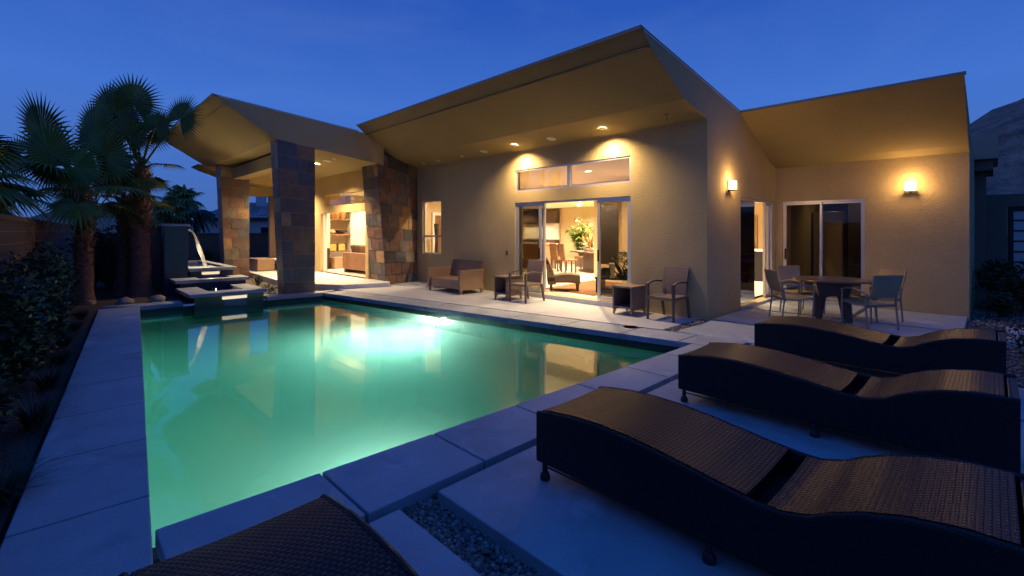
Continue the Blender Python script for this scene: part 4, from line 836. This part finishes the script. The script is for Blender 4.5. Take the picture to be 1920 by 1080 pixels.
# ================================================================= FURNITURE
# --- sun loungers: local x runs along the lounger, y across
LZ = [(0, .425), (.12, .445), (.28, .462), (.45, .468), (.62, .462), (.80, .445), (1.0, .418), (1.18, .392), (1.32, .377), (1.42, .374), (1.52, .40), (1.62, .455), (1.72, .498), (1.85, .535), (2.0, .558), (2.19, .562)]
def lz(x):
    for (a, b), (c, d) in zip(LZ, LZ[1:]):
        if x <= c: f = (x-a)/(c-a); f = f*f*(3-2*f)*.35+f*.65; return b+(d-b)*f
    return LZ[-1][1]
def lounger():
    t = thing('sun_lounger', '', 'sun lounger', (1.54, -6.22, 0), 0, 'dark wicker loungers in a row on the concrete pads')
    Wd = .72; Ln = 2.19; n = 60; xs_ = [Ln*i/n for i in range(n+1)]
    for y0, y1 in ((0, .035), (Wd-.035, Wd)):
        q = M()
        for a, b in zip(xs_, xs_[1:]): q.frust([(a, y0, .13), (b, y0, .13), (b, y1, .13), (a, y1, .13)], [(a, y0, lz(a)), (b, y0, lz(b)), (b, y1, lz(b)), (a, y1, lz(a))])
        q.obj('side_panel', WEAVE_SIDE, t)
        q = M(); q.tube([(x, (y0+y1)/2, lz(x)-.004) for x in xs_], .018, 8); q.tube([(.0, (y0+y1)/2, .13), (Ln, (y0+y1)/2, .13)], .016, 8); q.obj('rail', WEAVE_SIDE, t, smooth=True)
    M().box(0, .035, .036, Wd-.036, .13, lz(0)-.004).obj('end_panel', WEAVE_END, t); M().box(Ln-.035, Ln, .036, Wd-.036, .13, lz(Ln)-.002).obj('end_panel', WEAVE_END, t)
    def deck(nm, a, b, dz=-.008):
        q = M(); m_ = int((b-a)/.03); ys_ = [(.037+(Wd-.074)*k/6) for k in range(7)]
        P_ = lambda i, k: (a+(b-a)*i/m_, ys_[k], lz(a+(b-a)*i/m_)+dz-.010*math.sin(math.pi*k/6))
        vs = [P_(i, k) for i in range(m_+1) for k in range(7)]; lo = [(v[0], v[1], v[2]-.03) for v in vs]; K7 = len(vs)
        fs = [(i*7+k, i*7+k+1, (i+1)*7+k+1, (i+1)*7+k) for i in range(m_) for k in range(6)]; fs += [tuple(x+K7 for x in f[::-1]) for f in fs]
        fs += [(k, k+1, K7+k+1, K7+k) for k in range(6)]+[(m_*7+k, m_*7+k+1, K7+m_*7+k+1, K7+m_*7+k) for k in range(6)]
        return q.add(vs+lo, fs).obj(nm, WEAVE_TOP, t, smooth=True)
    deck('seat', .02, 1.27, .014); deck('backrest', 1.36, 2.125, .012)
    M().box(2.14, 2.153, .04, Wd-.04, .53, .560).obj('crossbar', FEET, t, bevel=.004)
    q = M(); q.box(1.20, 1.46, .037, Wd-.037, .25, .27); q.obj('crossbar', FEET, t)  # crossbar widened to a dark board, standing in for shade in the gap
    for y in (.04, Wd-.04):
        for x in (.04, 1.10, 2.10):
            q = M(); q.tube([(x, y, .14), (x, y, .03)], .018, 8); q.lathe([(.030, 0), (.034, .012), (.030, .035), (.019, .05)], 12, (x, y, 0)); q.obj('leg', FEET, t, smooth=True)
        M().tube([(.04, y, .085), (2.10, y, .085)], .006, 6).obj('brace', FEET, t)
    return t
L0 = lounger(); L0['label'] = 'large dark wicker lounger in the foreground at the right, second from the camera'
dup(L0, (1.53, -8.30, 0), 0, 'dark wicker lounger corner cut off by the bottom edge, nearest the camera')
dup(L0, (1.53, -4.24, 0), 0, 'dark wicker lounger between the foreground lounger and the one near the dining set')
dup(L0, (1.50, -2.12, 0), 0, 'farthest dark wicker lounger directly in front of the round dining table')

# --- wicker armchairs
def armchair():
    t = thing('armchair', '', 'armchair', (-.57, -.36, 0), 0, 'wicker armchairs along the house wall'); w_ = .27; f_, b_ = -.29, .27
    def leg(x, y0, z0, y1, z1, s0=.018, s1=.024):
        M().frust([(x-s0, y0-s0, z0), (x+s0, y0-s0, z0), (x+s0, y0+s0, z0), (x-s0, y0+s0, z0)], [(x-s1, y1-s1, z1), (x+s1, y1-s1, z1), (x+s1, y1+s1, z1), (x-s1, y1+s1, z1)]).obj('leg', DKW2, t, bevel=.004)
    for x in (-w_+.02, w_-.02): leg(x, f_, 0, f_, .645); leg(x, b_+.05, 0, b_-.04, .40)
    q = M(); q.box(-w_+.02, w_-.02, f_-.02, b_-.02, .365, .42); q.obj('seat', WICKER_T, t, bevel=.012)
    q = M(); n = 8
    for k in range(n):
        z0, z1 = .40+.53*k/n, .40+.53*(k+1)/n; g0 = lambda z: b_-.05+.10*((z-.4)/.53)**1.4; a_ = lambda z: w_-.045+.02*(z-.4)/.53
        q.frust([(-a_(z0), g0(z0), z0), (a_(z0), g0(z0), z0), (a_(z0), g0(z0)+.035, z0), (-a_(z0), g0(z0)+.035, z0)], [(-a_(z1), g0(z1), z1), (a_(z1), g0(z1), z1), (a_(z1), g0(z1)+.035, z1), (-a_(z1), g0(z1)+.035, z1)])
    q.obj('backrest', WICKER_T, t, bevel=0)
    for x in (-w_+.02, w_-.02):
        pts = [(x, f_-.02, .64), (x, f_+.10, .675), (x, f_+.28, .685), (x, b_-.05, .655)]; q = M()
        for (xa, ya_, za), (xb, yb_, zb_) in zip(pts, pts[1:]): q.frust([(xa-.024, ya_, za-.014), (xa+.024, ya_, za-.014), (xa+.024, ya_, za+.014), (xa-.024, ya_, za+.014)], [(xb-.024, yb_, zb_-.014), (xb+.024, yb_, zb_-.014), (xb+.024, yb_, zb_+.014), (xb-.024, yb_, zb_+.014)])
        q.obj('armrest', DKW2, t)
    return t
DKW2 = mat('brown_wicker_frame', (.12, .08, .07), .5, var=.15, bump=.6, bs=90, bd=.003)
A0 = armchair(); A0['label'] = 'brown wicker armchair right of the open side table near the house corner'
dup(A0, (-3.89, -.66, 0), 0, 'brown wicker armchair in front of the left leaf of the sliding door')

# --- side tables: open cube on splayed teak feet
def side_table():
    t = thing('side_table', '', 'side table', (-1.37, -.38, 0), 0, 'wicker cube side tables along the house wall'); w_, d_ = .215, .26
    M().box(-w_-.015, w_+.015, -d_-.01, d_, .515, .55).obj('tabletop', WICKER_T, t, bevel=.006)
    q = M(); q.box(-w_, -w_+.035, -d_, d_-.01, .09, .514); q.box(w_-.035, w_, -d_, d_-.01, .09, .514); q.box(-w_+.035, w_-.035, d_-.04, d_-.01, .09, .514); q.obj('side_panel', WICKER_T, t, bevel=.003)
    M().box(-w_+.035, w_-.035, -d_+.005, d_-.04, .13, .16).obj('shelf', WICKER_T, t, bevel=.003)
    for sx in (-1, 1):
        for sy in (-1, 1):
            x, y = sx*(w_-.03), sy*(d_-.035); q = M(); q.frust([(x+sx*.02-.012, y+sy*.01-.012, 0), (x+sx*.02+.012, y+sy*.01-.012, 0), (x+sx*.02+.012, y+sy*.01+.012, 0), (x+sx*.02-.012, y+sy*.01+.012, 0)], [(x-.026, y-.026, .09), (x+.026, y-.026, .09), (x+.026, y+.026, .09), (x-.026, y+.026, .09)]); q.obj('leg', WOOD, t, bevel=.003)
    return t
T0 = side_table(); T0['label'] = 'open brown wicker cube table on teak feet below the right door leaf'
dup(T0, (-4.46, -.70, 0), 0, 'open brown wicker cube table between the loveseat and the armchair')

# --- loveseat
LS = thing('loveseat', 'brown wicker loveseat on teak feet under the small window', 'loveseat', (-6.47, -.72, 0), 0); w_ = .72; LSM = mat('caramel_wicker', (.30, .19, .115), .55, var=.12, bump=.9, bs=90, bd=.004, fine=.15)
M().box(-w_+.08, w_-.08, -.38, .30, .13, .36).obj('seat', LSM, LS, bevel=.015)
for sx in (-1, 1):
    q = M(); prv = None
    for k in range(9):
        f = k/8; z = .11+.50*f; wx = .075+.02*math.sin(f*math.pi*1.0); x0 = sx*(w_-.08); x1 = sx*(w_+.015-.035*math.sin(f*math.pi)+.01*f)
        rg = [(x0, -.42, z), (x1, -.42, z), (x1, .36, z), (x0, .36, z)]
        if prv: q.frust(prv, rg)
        prv = rg
    q.obj('armrest', LSM, LS)
q = M(); n = 10; prv = None
for k in range(n+1):
    f = k/n; z = .30+.52*f; y = .27+.13*f**1.3; hw = w_-.10+.03*f; rg = [(-hw, y, z), (hw, y, z), (hw, y+.05, z), (-hw, y+.05, z)]
    if prv: q.frust(prv, rg)
    prv = rg
q.obj('backrest', DKW2, LS)
for sx in (-1, 1):
    for y in (-.36, .32): M().lathe([(.030, 0), (.040, .11)], 10, (sx*(w_-.04), y, 0)).obj('leg', WOOD, LS, smooth=True)

# --- dining set
DT = thing('dining_table', 'round patio dining table with bronze top between four sling chairs', 'table', (1.57, 1.62, 0), R(20))
M().lathe([(0, .705), (.56, .705), (.60, .715), (.61, .73), (.60, .742), (0, .745)], 48).obj('tabletop', TABLETOP, DT, smooth=True)
for k in range(4):
    a = R(90*k+45); m_ = Matrix.Rotation(a, 4, 'Z'); q = M(); q.frust([m_ @ Vector(p) for p in ((.30, -.035, 0), (.36, -.035, 0), (.36, .035, 0), (.30, .035, 0))], [m_ @ Vector(p) for p in ((.20, -.055, .45), (.31, -.055, .45), (.31, .055, .45), (.20, .055, .45))]); q.obj('leg', DKW2, DT, bevel=.005)
q = M(); n = 4
for k in range(4):
    a0, a1 = R(90*k+45), R(90*k+135); rr = lambda z: .29+.10*(z-.4)/.3
    for j in range(6):
        f0, f1 = j/6, (j+1)/6; zz = lambda f: .36+.10*math.sin(f*math.pi)
        P_ = lambda f, z: Vector((math.cos(a0), math.sin(a0), 0)).lerp(Vector((math.cos(a1), math.sin(a1), 0)), f)*rr(z)+Vector((0, 0, z))
        q.frust([P_(f0, zz(f0)), P_(f1, zz(f1)), P_(f1, zz(f1))*.93+Vector((0, 0, zz(f1)*.07)), P_(f0, zz(f0))*.93+Vector((0, 0, zz(f0)*.07))], [P_(f0, .704), P_(f1, .704), P_(f1, .704)*.93+Vector((0, 0, .704*.07)), P_(f0, .704)*.93+Vector((0, 0, .704*.07))])
q.obj('apron', DKW2, DT)
def dchair():
    t = thing('patio_chair', '', 'chair', (0, 0, 0), 0, 'sling chairs around the round patio table'); w_ = .27   # faces -y
    for sx in (-1, 1):
        x = sx*w_
        M().tube([(x, -.24, 0), (x, -.255, .40), (x, -.25, .63)], .014, 8).obj('leg', ALU, t, smooth=True)
        M().tube([(x, .27, 0), (x, .22, .42), (x, .245, .60)], .014, 8).obj('leg', ALU, t, smooth=True)
        M().tube([(x, -.27, .61), (x, -.20, .645), (x, -.02, .655), (x, .14, .625), (x, .26, .575)], .017, 8).obj('armrest', ALU, t, smooth=True)
    q = M(); q.tube([(-w_, -.25, .40), (w_, -.25, .40)], .012); q.tube([(-w_, .20, .38), (w_, .20, .38)], .012); q.obj('rail', ALU, t, smooth=True)
    q = M(); prv = None
    for k in range(9):
        y = -.26+.50*k/8; z = .425-.025*math.sin(k/8*math.pi)-.02*k/8; rg = [(-w_+.015, y, z-.012), (w_-.015, y, z-.012), (w_-.015, y, z+.012), (-w_+.015, y, z+.012)]
        if prv: q.frust(prv, rg)
        prv = rg
    q.obj('seat', WEAVEB, t)
    q = M(); prv = None
    for k in range(9):
        f = k/8; z = .52+.38*f; y = .235+.11*f; hw = w_-.01-.03*(1-f); rg = [(-hw, y+.02*math.sin(f*math.pi), z), (hw, y+.02*math.sin(f*math.pi), z), (hw, y+.022+.02*math.sin(f*math.pi), z), (-hw, y+.022+.02*math.sin(f*math.pi), z)]
        if prv: q.frust(prv, rg)
        prv = rg
    q.obj('backrest', WEAVEB, t)
    M().tube([(-w_+.04, .25, .52), (-w_+.03, .235, .40)], .011).obj('rail', ALU, t); M().tube([(w_-.04, .25, .52), (w_-.03, .235, .40)], .011).obj('rail', ALU, t)
    return t
def face(p): return math.atan2(1.62-p[1], 1.57-p[0])+R(90)
DC = dchair(); p = (1.05, 1.12); DC.location = (*p, 0); DC.rotation_euler = (0, 0, face(p)+R(-6)); DC['label'] = 'sling chair left of the round table, closest to the side door'
for p, da, lb in (((.98, 2.12), 8, 'sling chair behind the round table in front of the wing door'), ((2.16, 1.30), -10, 'sling chair nearest the camera right of the round table, seen from behind'), ((2.12, 2.22), 5, 'sling chair behind the round table against the blank wall')):
    dup(DC, (*p, 0), face(p)+R(da), lb)

# --- covered patio: planter bench and daybed
OT = thing('ottoman', 'tan block ottoman on the raised patio between the slate columns', 'ottoman', tuple(gp(488, 507, .12)), R(0)); M().box(-.6, .55, -.25, .35, .03, .46).obj('seat', LSM, OT, bevel=.02); M().box(-.56, .51, -.22, .32, 0, .03).obj('base', DKWOOD, OT)
DB = thing('daybed', 'low daybed with white cushion on the raised patio partly hidden by the front column', 'daybed', tuple(gp(524, 505, .12)), R(0)); M().box(-.75, .75, -.3, .45, .16, .26).obj('frame', DKWOOD, DB, bevel=.01); M().box(-.72, .72, -.28, .43, .262, .42).obj('cushion', CUSH, DB, bevel=.05, seg=3)
for sx in (-.7, .7):
    for y in (-.26, .41): M().box(sx-.03, sx+.03, y-.03, y+.03, 0, .16).obj('leg', DKWOOD, DB)

# ================================================================= INTERIOR THINGS
def vase(loc, pr, col, lb, grp=None, cat='vase'):
    t = thing('vase', lb, cat, loc, 0, grp); M().lathe(pr, 20, c=col).obj('body', CERAM, t, smooth=True); return t
def shelf_obj(y0, y1, z, lb):
    o = M().box(-15.42, -15.02, y0, y1, z-.06, z).obj('shelf', MIDWOOD, bevel=.004); tag(o, lb, 'shelf', 'floating shelves in the living room niche')
yy0, yy1 = yb+.02, yc-.02; mid = (yb+yc)/2; sp_ = yc-yb
shelf_obj(yy0, yy1, 2.12, 'upper wooden shelf holding tall jars in the stone niche'); shelf_obj(yy0, yy1, 1.5, 'lower wooden shelf holding a dark bowl in the stone niche')
jar = [(.0, 0), (.09, 0), (.13, .12), (.14, .22), (.09, .33), (.06, .36), (.0, .36)]
vase((-15.2, yb+.22*sp_, 2.12), jar, (.30, .13, .04), 'amber jar at the left on the upper niche shelf', 'jars on the upper shelf')
vase((-15.2, yb+.42*sp_, 2.12), jar, (.36, .16, .05), 'amber jar second from the left on the upper niche shelf', 'jars on the upper shelf')
vase((-15.2, yb+.70*sp_, 2.12), jar, (.45, .20, .05), 'orange brown jar right of centre on the upper niche shelf', 'jars on the upper shelf')
vase((-15.2, yb+.92*sp_, 2.12), [(0, 0), (.07, 0), (.10, .1), (.04, .3), (0, .34)], (.10, .11, .07), 'slim dark green bottle at the right end of the upper shelf', 'jars on the upper shelf')
vase((-15.2, yb+.62*sp_, 1.5), [(0, 0), (.10, 0), (.24, .10), (.26, .16), (.24, .17), (.12, .06), (0, .05)], (.03, .025, .03), 'wide dark patterned bowl on the lower niche shelf', cat='bowl')
vase((-15.2, yb+.2*sp_, 1.5), [(0, 0), (.10, 0), (.15, .07), (.08, .15), (0, .17)], (.42, .30, .16), 'small tan pot on the lower niche shelf', cat='pot')
for f, lb in ((.25, 'left glowing framed amber panel standing on the niche cabinet'), (.68, 'right glowing framed amber panel standing on the niche cabinet')):
    t = thing('picture', lb, 'picture', (-15.25, yb+f*sp_, .78), 0, 'framed amber panels'); M().box(-.02, .02, -.17, .17, 0, .34).obj('frame', DKWOOD, t, bevel=.004); M().box(.021, .026, -.13, .13, .04, .30).obj('panel', mat('amber_leaf', (.65, .32, .06), .4, var=.3, vs=9), t)
bx = thing('basket', 'square wicker basket on the floor below the niche cabinet', 'basket', (-14.75, yb+.25*sp_, .12), R(8)); M().box(-.2, .2, -.28, .28, 0, .42).obj('body', LSM, bx, bevel=.02); M().box(-.21, .21, -.29, .29, .40, .45).obj('lid', LSM, bx, bevel=.01)
bx = thing('basket', 'smaller wicker box on the floor right of the square basket', 'basket', (-14.7, yb+.82*sp_, .12), R(0)); M().box(-.18, .18, -.22, .22, 0, .25).obj('body', LSM, bx, bevel=.02); M().box(-.19, .19, -.23, .23, .23, .28).obj('lid', LSM, bx, bevel=.01)
vase((-14.8, ya+.35*(yb-ya), .12), [(0, 0), (.10, 0), (.07, .4), (.11, .8), (.09, .82), (0, .8)], (.05, .025, .02), 'tall dark floor vase at the left edge of the living room opening')
SF = thing('sofa', 'brown leather sofa seen from behind with dark pillows in the living room', 'sofa', (-12.0, -.45, .12), 0); SM = mat('brown_leather', (.24, .11, .06), .45, var=.15, vs=5)
M().box(-1.1, 1.1, -.40, -.18, .12, .72).obj('backrest', SM, SF, bevel=.03); M().box(-1.1, 1.1, -.18, .5, .12, .42).obj('seat', SM, SF, bevel=.03)
for x in (-1.1, .92): M().box(x, x+.18, -.18, .5, .42, .6).obj('armrest', SM, SF, bevel=.03)
for x in (-1.0, 1.0): M().box(x-.04, x+.04, -.36, .45, 0, .12).obj('leg', DKWOOD, SF)
for i, (x, c) in enumerate(((-.72, 'dark striped pillow at the left end of the sofa'), (-.38, 'brown pillow next to the striped pillow on the sofa'), (-.02, 'brown square pillow at the middle of the sofa'))):
    o = M().box(-.2, .2, -.07, .07, 0, .40, Matrix.Translation((-12.0+x, -.50, .72)) @ Matrix.Rotation(R(12), 4, 'X')).obj('pillow', mat('pillow_cloth', (.10+.05*i, .06+.02*i, .045), .9), bevel=.06, seg=3); tag(o, c, 'pillow', 'pillows on the leather sofa')
ar = thing('wall_art', 'dark patterned panel on the living room wall above the sofa', 'wall art', (-14.98, yd+.2, 1.0)); M().box(0, .03, -.45, .45, 0, .45).obj('panel', DKWOOD, ar)
# great room
RG = tag(M().prism([(-4.6, .75), (-2.9, .55), (-2.4, 3.2), (-4.9, 3.3)], .104, .118).obj('rug', mat('shag_rug', (.34, .16, .07), 1, var=.3, vs=9, bump=1, bs=60, bd=.03, fine=.3)), 'reddish brown shag rug inside the sliding door', 'rug')
LC = thing('slipper_chair', 'striped rattan slipper chair just inside the open sliding door', 'chair', (-4.06, .86, .1), R(130))
q = M(); prv = None
for k in range(13):
    f = k/12; y = -.42+.72*f; z = .40+.045*math.sin(f*math.pi)-.04*f; rg = [(-.28, y, .20+.02*math.sin(f*3)), (.28, y, .20+.02*math.sin(f*3)), (.28, y, z), (-.28, y, z)]
    if prv: q.frust(prv, rg)
    prv = rg
q.obj('seat', STRIPEW, LC)
q = M(); prv = None
for k in range(15):
    f = k/14; z = .17+.66*f; y = .18+.10*f+.13*f*f; tk = .20-.11*f+.02*math.sin(f*math.pi*2); hw = .28+.015*math.sin(f*3); rg = [(-hw, y, z), (hw, y, z), (hw, y+tk, z), (-hw, y+tk, z)]
    if prv: q.frust(prv, rg)
    prv = rg
q.obj('backrest', STRIPEW, LC)
for x in (-.23, .23):
    for y in (-.36, .30): M().lathe([(.025, 0), (.045, .20)], 10, (x, y, 0)).obj('leg', DKWOOD, LC, smooth=True)
def ichair():
    t = thing('dining_chair', '', 'chair', (0, 0, .1), 0, 'brown chairs around the indoor dining table')
    for x in (-.2, .2):
        M().box(x-.022, x+.022, -.22, -.175, 0, .44).obj('leg', DKWOOD, t); M().box(x-.022, x+.022, .18, .225, 0, .44).obj('leg', DKWOOD, t)
    M().box(-.24, .24, -.24, .24, .42, .49).obj('seat', MIDWOOD, t, bevel=.012)
    q = M(); q.frust([(-.23, .18, .47), (.23, .18, .47), (.23, .235, .47), (-.23, .235, .47)], [(-.22, .27, 1.05), (.22, .27, 1.05), (.22, .31, 1.05), (-.22, .31, 1.05)]); q.obj('backrest', MIDWOOD, t, bevel=.01); return t
IT = thing('indoor_dining_table', 'dark indoor dining table seen through the open sliding door', 'table', tuple(at(1112, 17.6, .1)), R(-30))
M().box(-.95, .95, -.55, .55, .70, .755).obj('tabletop', DKWOOD, IT, bevel=.008); M().box(-.5, .5, -.2, .2, .02, .70).obj('pedestal', DKWOOD, IT, bevel=.01); M().box(-.62, .62, -.32, .32, 0, .05).obj('base', DKWOOD, IT, bevel=.01)
ic = ichair(); ic.location = (-7.95, 5.35, .1); ic.rotation_euler = (0, 0, R(165)); ic['label'] = 'brown high back chair at the near left side of the indoor table'
dup(ic, (-8.75, 5.95, .1), R(105), 'brown high back chair at the left end of the indoor table'); dup(ic, (-7.25, 5.05, .1), R(150), 'brown chair at the near right side of the indoor table'); dup(ic, (-8.1, 7.0, .1), R(-20), 'brown chair on the far side of the indoor table, left'); dup(ic, (-7.1, 6.9, .1), R(-30), 'brown chair on the far side of the indoor table, right')
IP = thing('bamboo_palm', 'tall bushy potted bamboo palm in the far corner of the great room', 'potted plant', tuple(at(1090, 20.0, .1))); M().lathe([(0, 0), (.2, 0), (.27, .45), (.24, .46), (0, .42)], 20, c=(.12, .07, .05)).obj('pot', CERAM, IP, smooth=True); q = M(); st = M()
random.seed(77)
for k in range(26):
    a = random.random()*6.28; r_ = random.uniform(.15, .75); hgt = random.uniform(1.2, 2.15); top = Vector((math.cos(a)*r_, math.sin(a)*r_, hgt)); st.tube([(math.cos(a)*.06, math.sin(a)*.06, .4), (math.cos(a)*r_*.35, math.sin(a)*r_*.35, hgt*.6), tuple(top)], [.014, .010, .004], 5, (.14, .16, .04))
    for j in range(80):
        f = random.uniform(.35, 1); c = Vector((math.cos(a)*r_*f**2, math.sin(a)*r_*f**2, .4+(hgt-.4)*f)); b_ = random.random()*6.28; l = random.uniform(.18, .36); d = Vector((math.cos(b_), math.sin(b_), random.uniform(-.7, .2))).normalized(); s_ = d.cross(Vector((0, 0, 1))).normalized()*.032
        q.add([c, c+d*l*.5+s_, c+d*l, c+d*l*.5-s_], [(0, 1, 2, 3)], tuple(Vector((.16, .24, .04))*random.uniform(.6, 1.4)))
q.obj('foliage', LEAF, IP); st.obj('stem', BARK, IP)
FA = thing('flower_arrangement', 'spiky bromeliad arrangement with orange tips on the indoor dining table', 'flower arrangement', tuple(at(1106, 17.5, .855))); M().lathe([(0, 0), (.22, 0), (.26, .10), (.22, .11), (0, .06)], 20, c=(.6, .5, .36)).obj('bowl', CERAM, FA, smooth=True); q = M()
for k in range(70):
    a = k*2.4; el = R(random.uniform(10, 80)); l = random.uniform(.35, .8); d = Vector((math.cos(a)*math.cos(el), math.sin(a)*math.cos(el), math.sin(el))); s_ = Vector((-math.sin(a), math.cos(a), 0))*.018; c = random.choice(((.12, .2, .08), (.3, .34, .22), (.5, .2, .06))); q.add([Vector((0, 0, .08))-s_, Vector((0, 0, .08))+s_, d*l*.6+s_+Vector((0, 0, .1)), d*l+Vector((0, 0, .02)), d*l*.6-s_+Vector((0, 0, .1))], [(0, 1, 2, 3, 4)], c)
q.obj('leaves', LEAF, FA)
SB = thing('kitchen_island', 'brown wood kitchen island behind the left door leaves', 'cabinet', (-9.6, 5.6, .1), R(45-45)); M().box(-1.4, 1.0, -.35, .35, .02, .98).obj('body', mat('island_wood', (.30, .17, .09), .5, var=.15, vs=4), SB, bevel=.008); M().box(-1.45, 1.05, -.40, .40, .981, 1.03).obj('countertop', mat('countertop', (.45, .34, .22), .3), SB, bevel=.006)
CB = thing('wall_cabinet', 'dark kitchen cabinet with bright shelf on the far wall', 'cabinet', (-11.7, 8.35, .1)); M().box(-1.1, 1.1, -.1, .2, 0, 1.1).obj('body', DKWOOD, CB, bevel=.006); M().box(-1.1, 1.1, -.1, .2, 1.9, 2.5).obj('upper_cabinet', DKWOOD, CB, bevel=.006); M().box(-1.1, 1.1, .1, .2, 1.12, 1.88).obj('backsplash', WHITEP, CB)
PC = tag(M().box(-8.6, -7.7, 8.54, 8.59, 1.3, 2.2).obj('dark_picture', DKWOOD, bevel=.006), 'dark framed picture on the far wall behind the bamboo palm', 'picture')
# things behind the right hand leaf
HW = thing('bead_curtain', 'dark hanging bead panel behind the right door leaf', 'hanging panel', tuple(at(1142, 12.6, .1)), R(20)); M().box(-.26, .26, -.03, .03, .62, 2.2).obj('panel', mat('bead_panel', (.06, .045, .04), .4, bump=1, bs=60, bd=.02), HW, bevel=.01)
CT = thing('console_table', 'long black console table behind the right door leaf', 'console table', tuple(at(1168, 11.4, 0.1)), R(20)); M().box(-.62, .62, -.3, .3, .34, .39).obj('tabletop', BLACKM, CT, bevel=.006)
for x in (-.55, .55): M().box(x-.05, x+.05, -.27, .27, 0, .34).obj('leg', BLACKM, CT, bevel=.004)
M().box(-.5, .5, -.2, .2, .08, .12).obj('shelf', BLACKM, CT)
vase(tuple(at(1135, 11.2, .491)), [(0, 0), (.09, 0), (.13, .1), (.09, .24), (0, .26)], (.03, .03, .03), 'round black vase at the left end of the console table', 'vases on the console')
vase(tuple(at(1147, 11.2, .491)), [(0, 0), (.07, 0), (.07, .34), (.05, .36), (0, .36)], (.5, .48, .4), 'pale cylinder candle holder on the console table', 'vases on the console')
OD = thing('driftwood_plant', 'dark bonsai like driftwood arrangement on the console table', 'plant', tuple(at(1170, 11.3, .491))); q = M(); random.seed(81)
for k in range(14):
    a = random.random()*6.28; p_ = Vector((0, 0, .03)); pts = [tuple(p_)]
    for j in range(4): a += random.uniform(-.8, .8); p_ = p_+Vector((math.cos(a)*.13, math.sin(a)*.06, random.uniform(.02, .17))); pts.append(tuple(p_))
    q.tube(pts, [.03, .022, .016, .012, .006], 6, (.07, .05, .035))
q.obj('branches', BARK, OD); q = M()
for c in ((.1, 0, .38), (-.2, 0, .42), (.3, 0, .52), (0, 0, .55)): leafquads(q, 200, c, (.17, .1, .08), .03, .06, [(.12, .13, .06), (.05, .06, .03)])
q.obj('foliage', LEAF, OD); M().lathe([(0, 0), (.16, 0), (.2, .07), (0, .07)], 16, c=(.05, .04, .03)).obj('tray', CERAM, OD)
# behind the small window
vase((-9.25, .62, .1), [(0, 0), (.12, 0), (.08, .6), (.05, 1.2), (.09, 1.75), (.08, 1.76), (0, 1.7)], (.03, .025, .03), 'tall slim black floor vase behind the small window')
t = thing('hall_door', 'dark brown interior door in pale casing seen through the small window', 'door', (-9.67, 1.25, .1), R(90)); M().box(-.42, .42, -.02, .02, 0, 2.05).obj('leaf', MIDWOOD, t); q = M(); q.box(-.52, -.42, -.03, .02, 0, 2.15); q.box(.42, .52, -.03, .02, 0, 2.15); q.box(-.42, .42, -.03, .02, 2.05, 2.15); q.obj('casing', WHITEP, t)
# kitchen end seen through the side door
t = thing('kitchen_cabinet', 'black kitchen base cabinet with pale countertop seen through the side door', 'cabinet', (-1.25, 7.3, .1)); M().box(-.65, .15, -.6, .6, 0, .9).obj('body', BLACKM, t, bevel=.006); M().box(-.68, .18, -.63, .63, .901, .94).obj('countertop', WHITEP, t, bevel=.004)
t = thing('interior_door', 'tan interior door on the far wall seen through the side door', 'door', (-2.4, 8.57, .1)); M().box(-.45, .45, -.02, .02, 0, 2.05).obj('leaf', mat('tan_door', (.3, .2, .11), .5), t); M().lathe([(0, 0), (.03, 0), (.03, .05), (0, .05)], 10, (.36, -.05, .95)).obj('handle', STEEL, t)
# wing kitchen
t = thing('refrigerator', 'tall brushed steel refrigerator inside the wing room', 'refrigerator', (.25, 7.6, .07)); M().box(-.25, .45, -.4, .4, .05, 2.1).obj('body', STEEL, t, bevel=.01); M().box(.02, .05, -.44, -.42, .6, 1.6).obj('handle', STEEL, t, bevel=.004); lamp('SPOT', (.45, 6.9, 2.6), 14, WARM, dir=(-.1, 1, -.9), spot_size=R(60), spot_blend=.6, shadow_soft_size=.03)
t = thing('dark_cabinet', 'tall dark cabinet beside the refrigerator in the wing room', 'cabinet', (1.1, 7.9, .07)); M().box(-.35, .35, -.3, .3, 0, 2.3).obj('body', DKWOOD, t, bevel=.006)
t = thing('sideboard', 'low reddish wood sideboard in the dim wing room', 'sideboard', (2.0, 6.6, .07)); M().box(-.7, .8, -.25, .25, .08, .85).obj('body', mat('red_wood', (.16, .05, .03), .4, var=.2), t, bevel=.008); M().box(-.66, .76, -.22, .22, 0, .08).obj('base', DKWOOD, t)
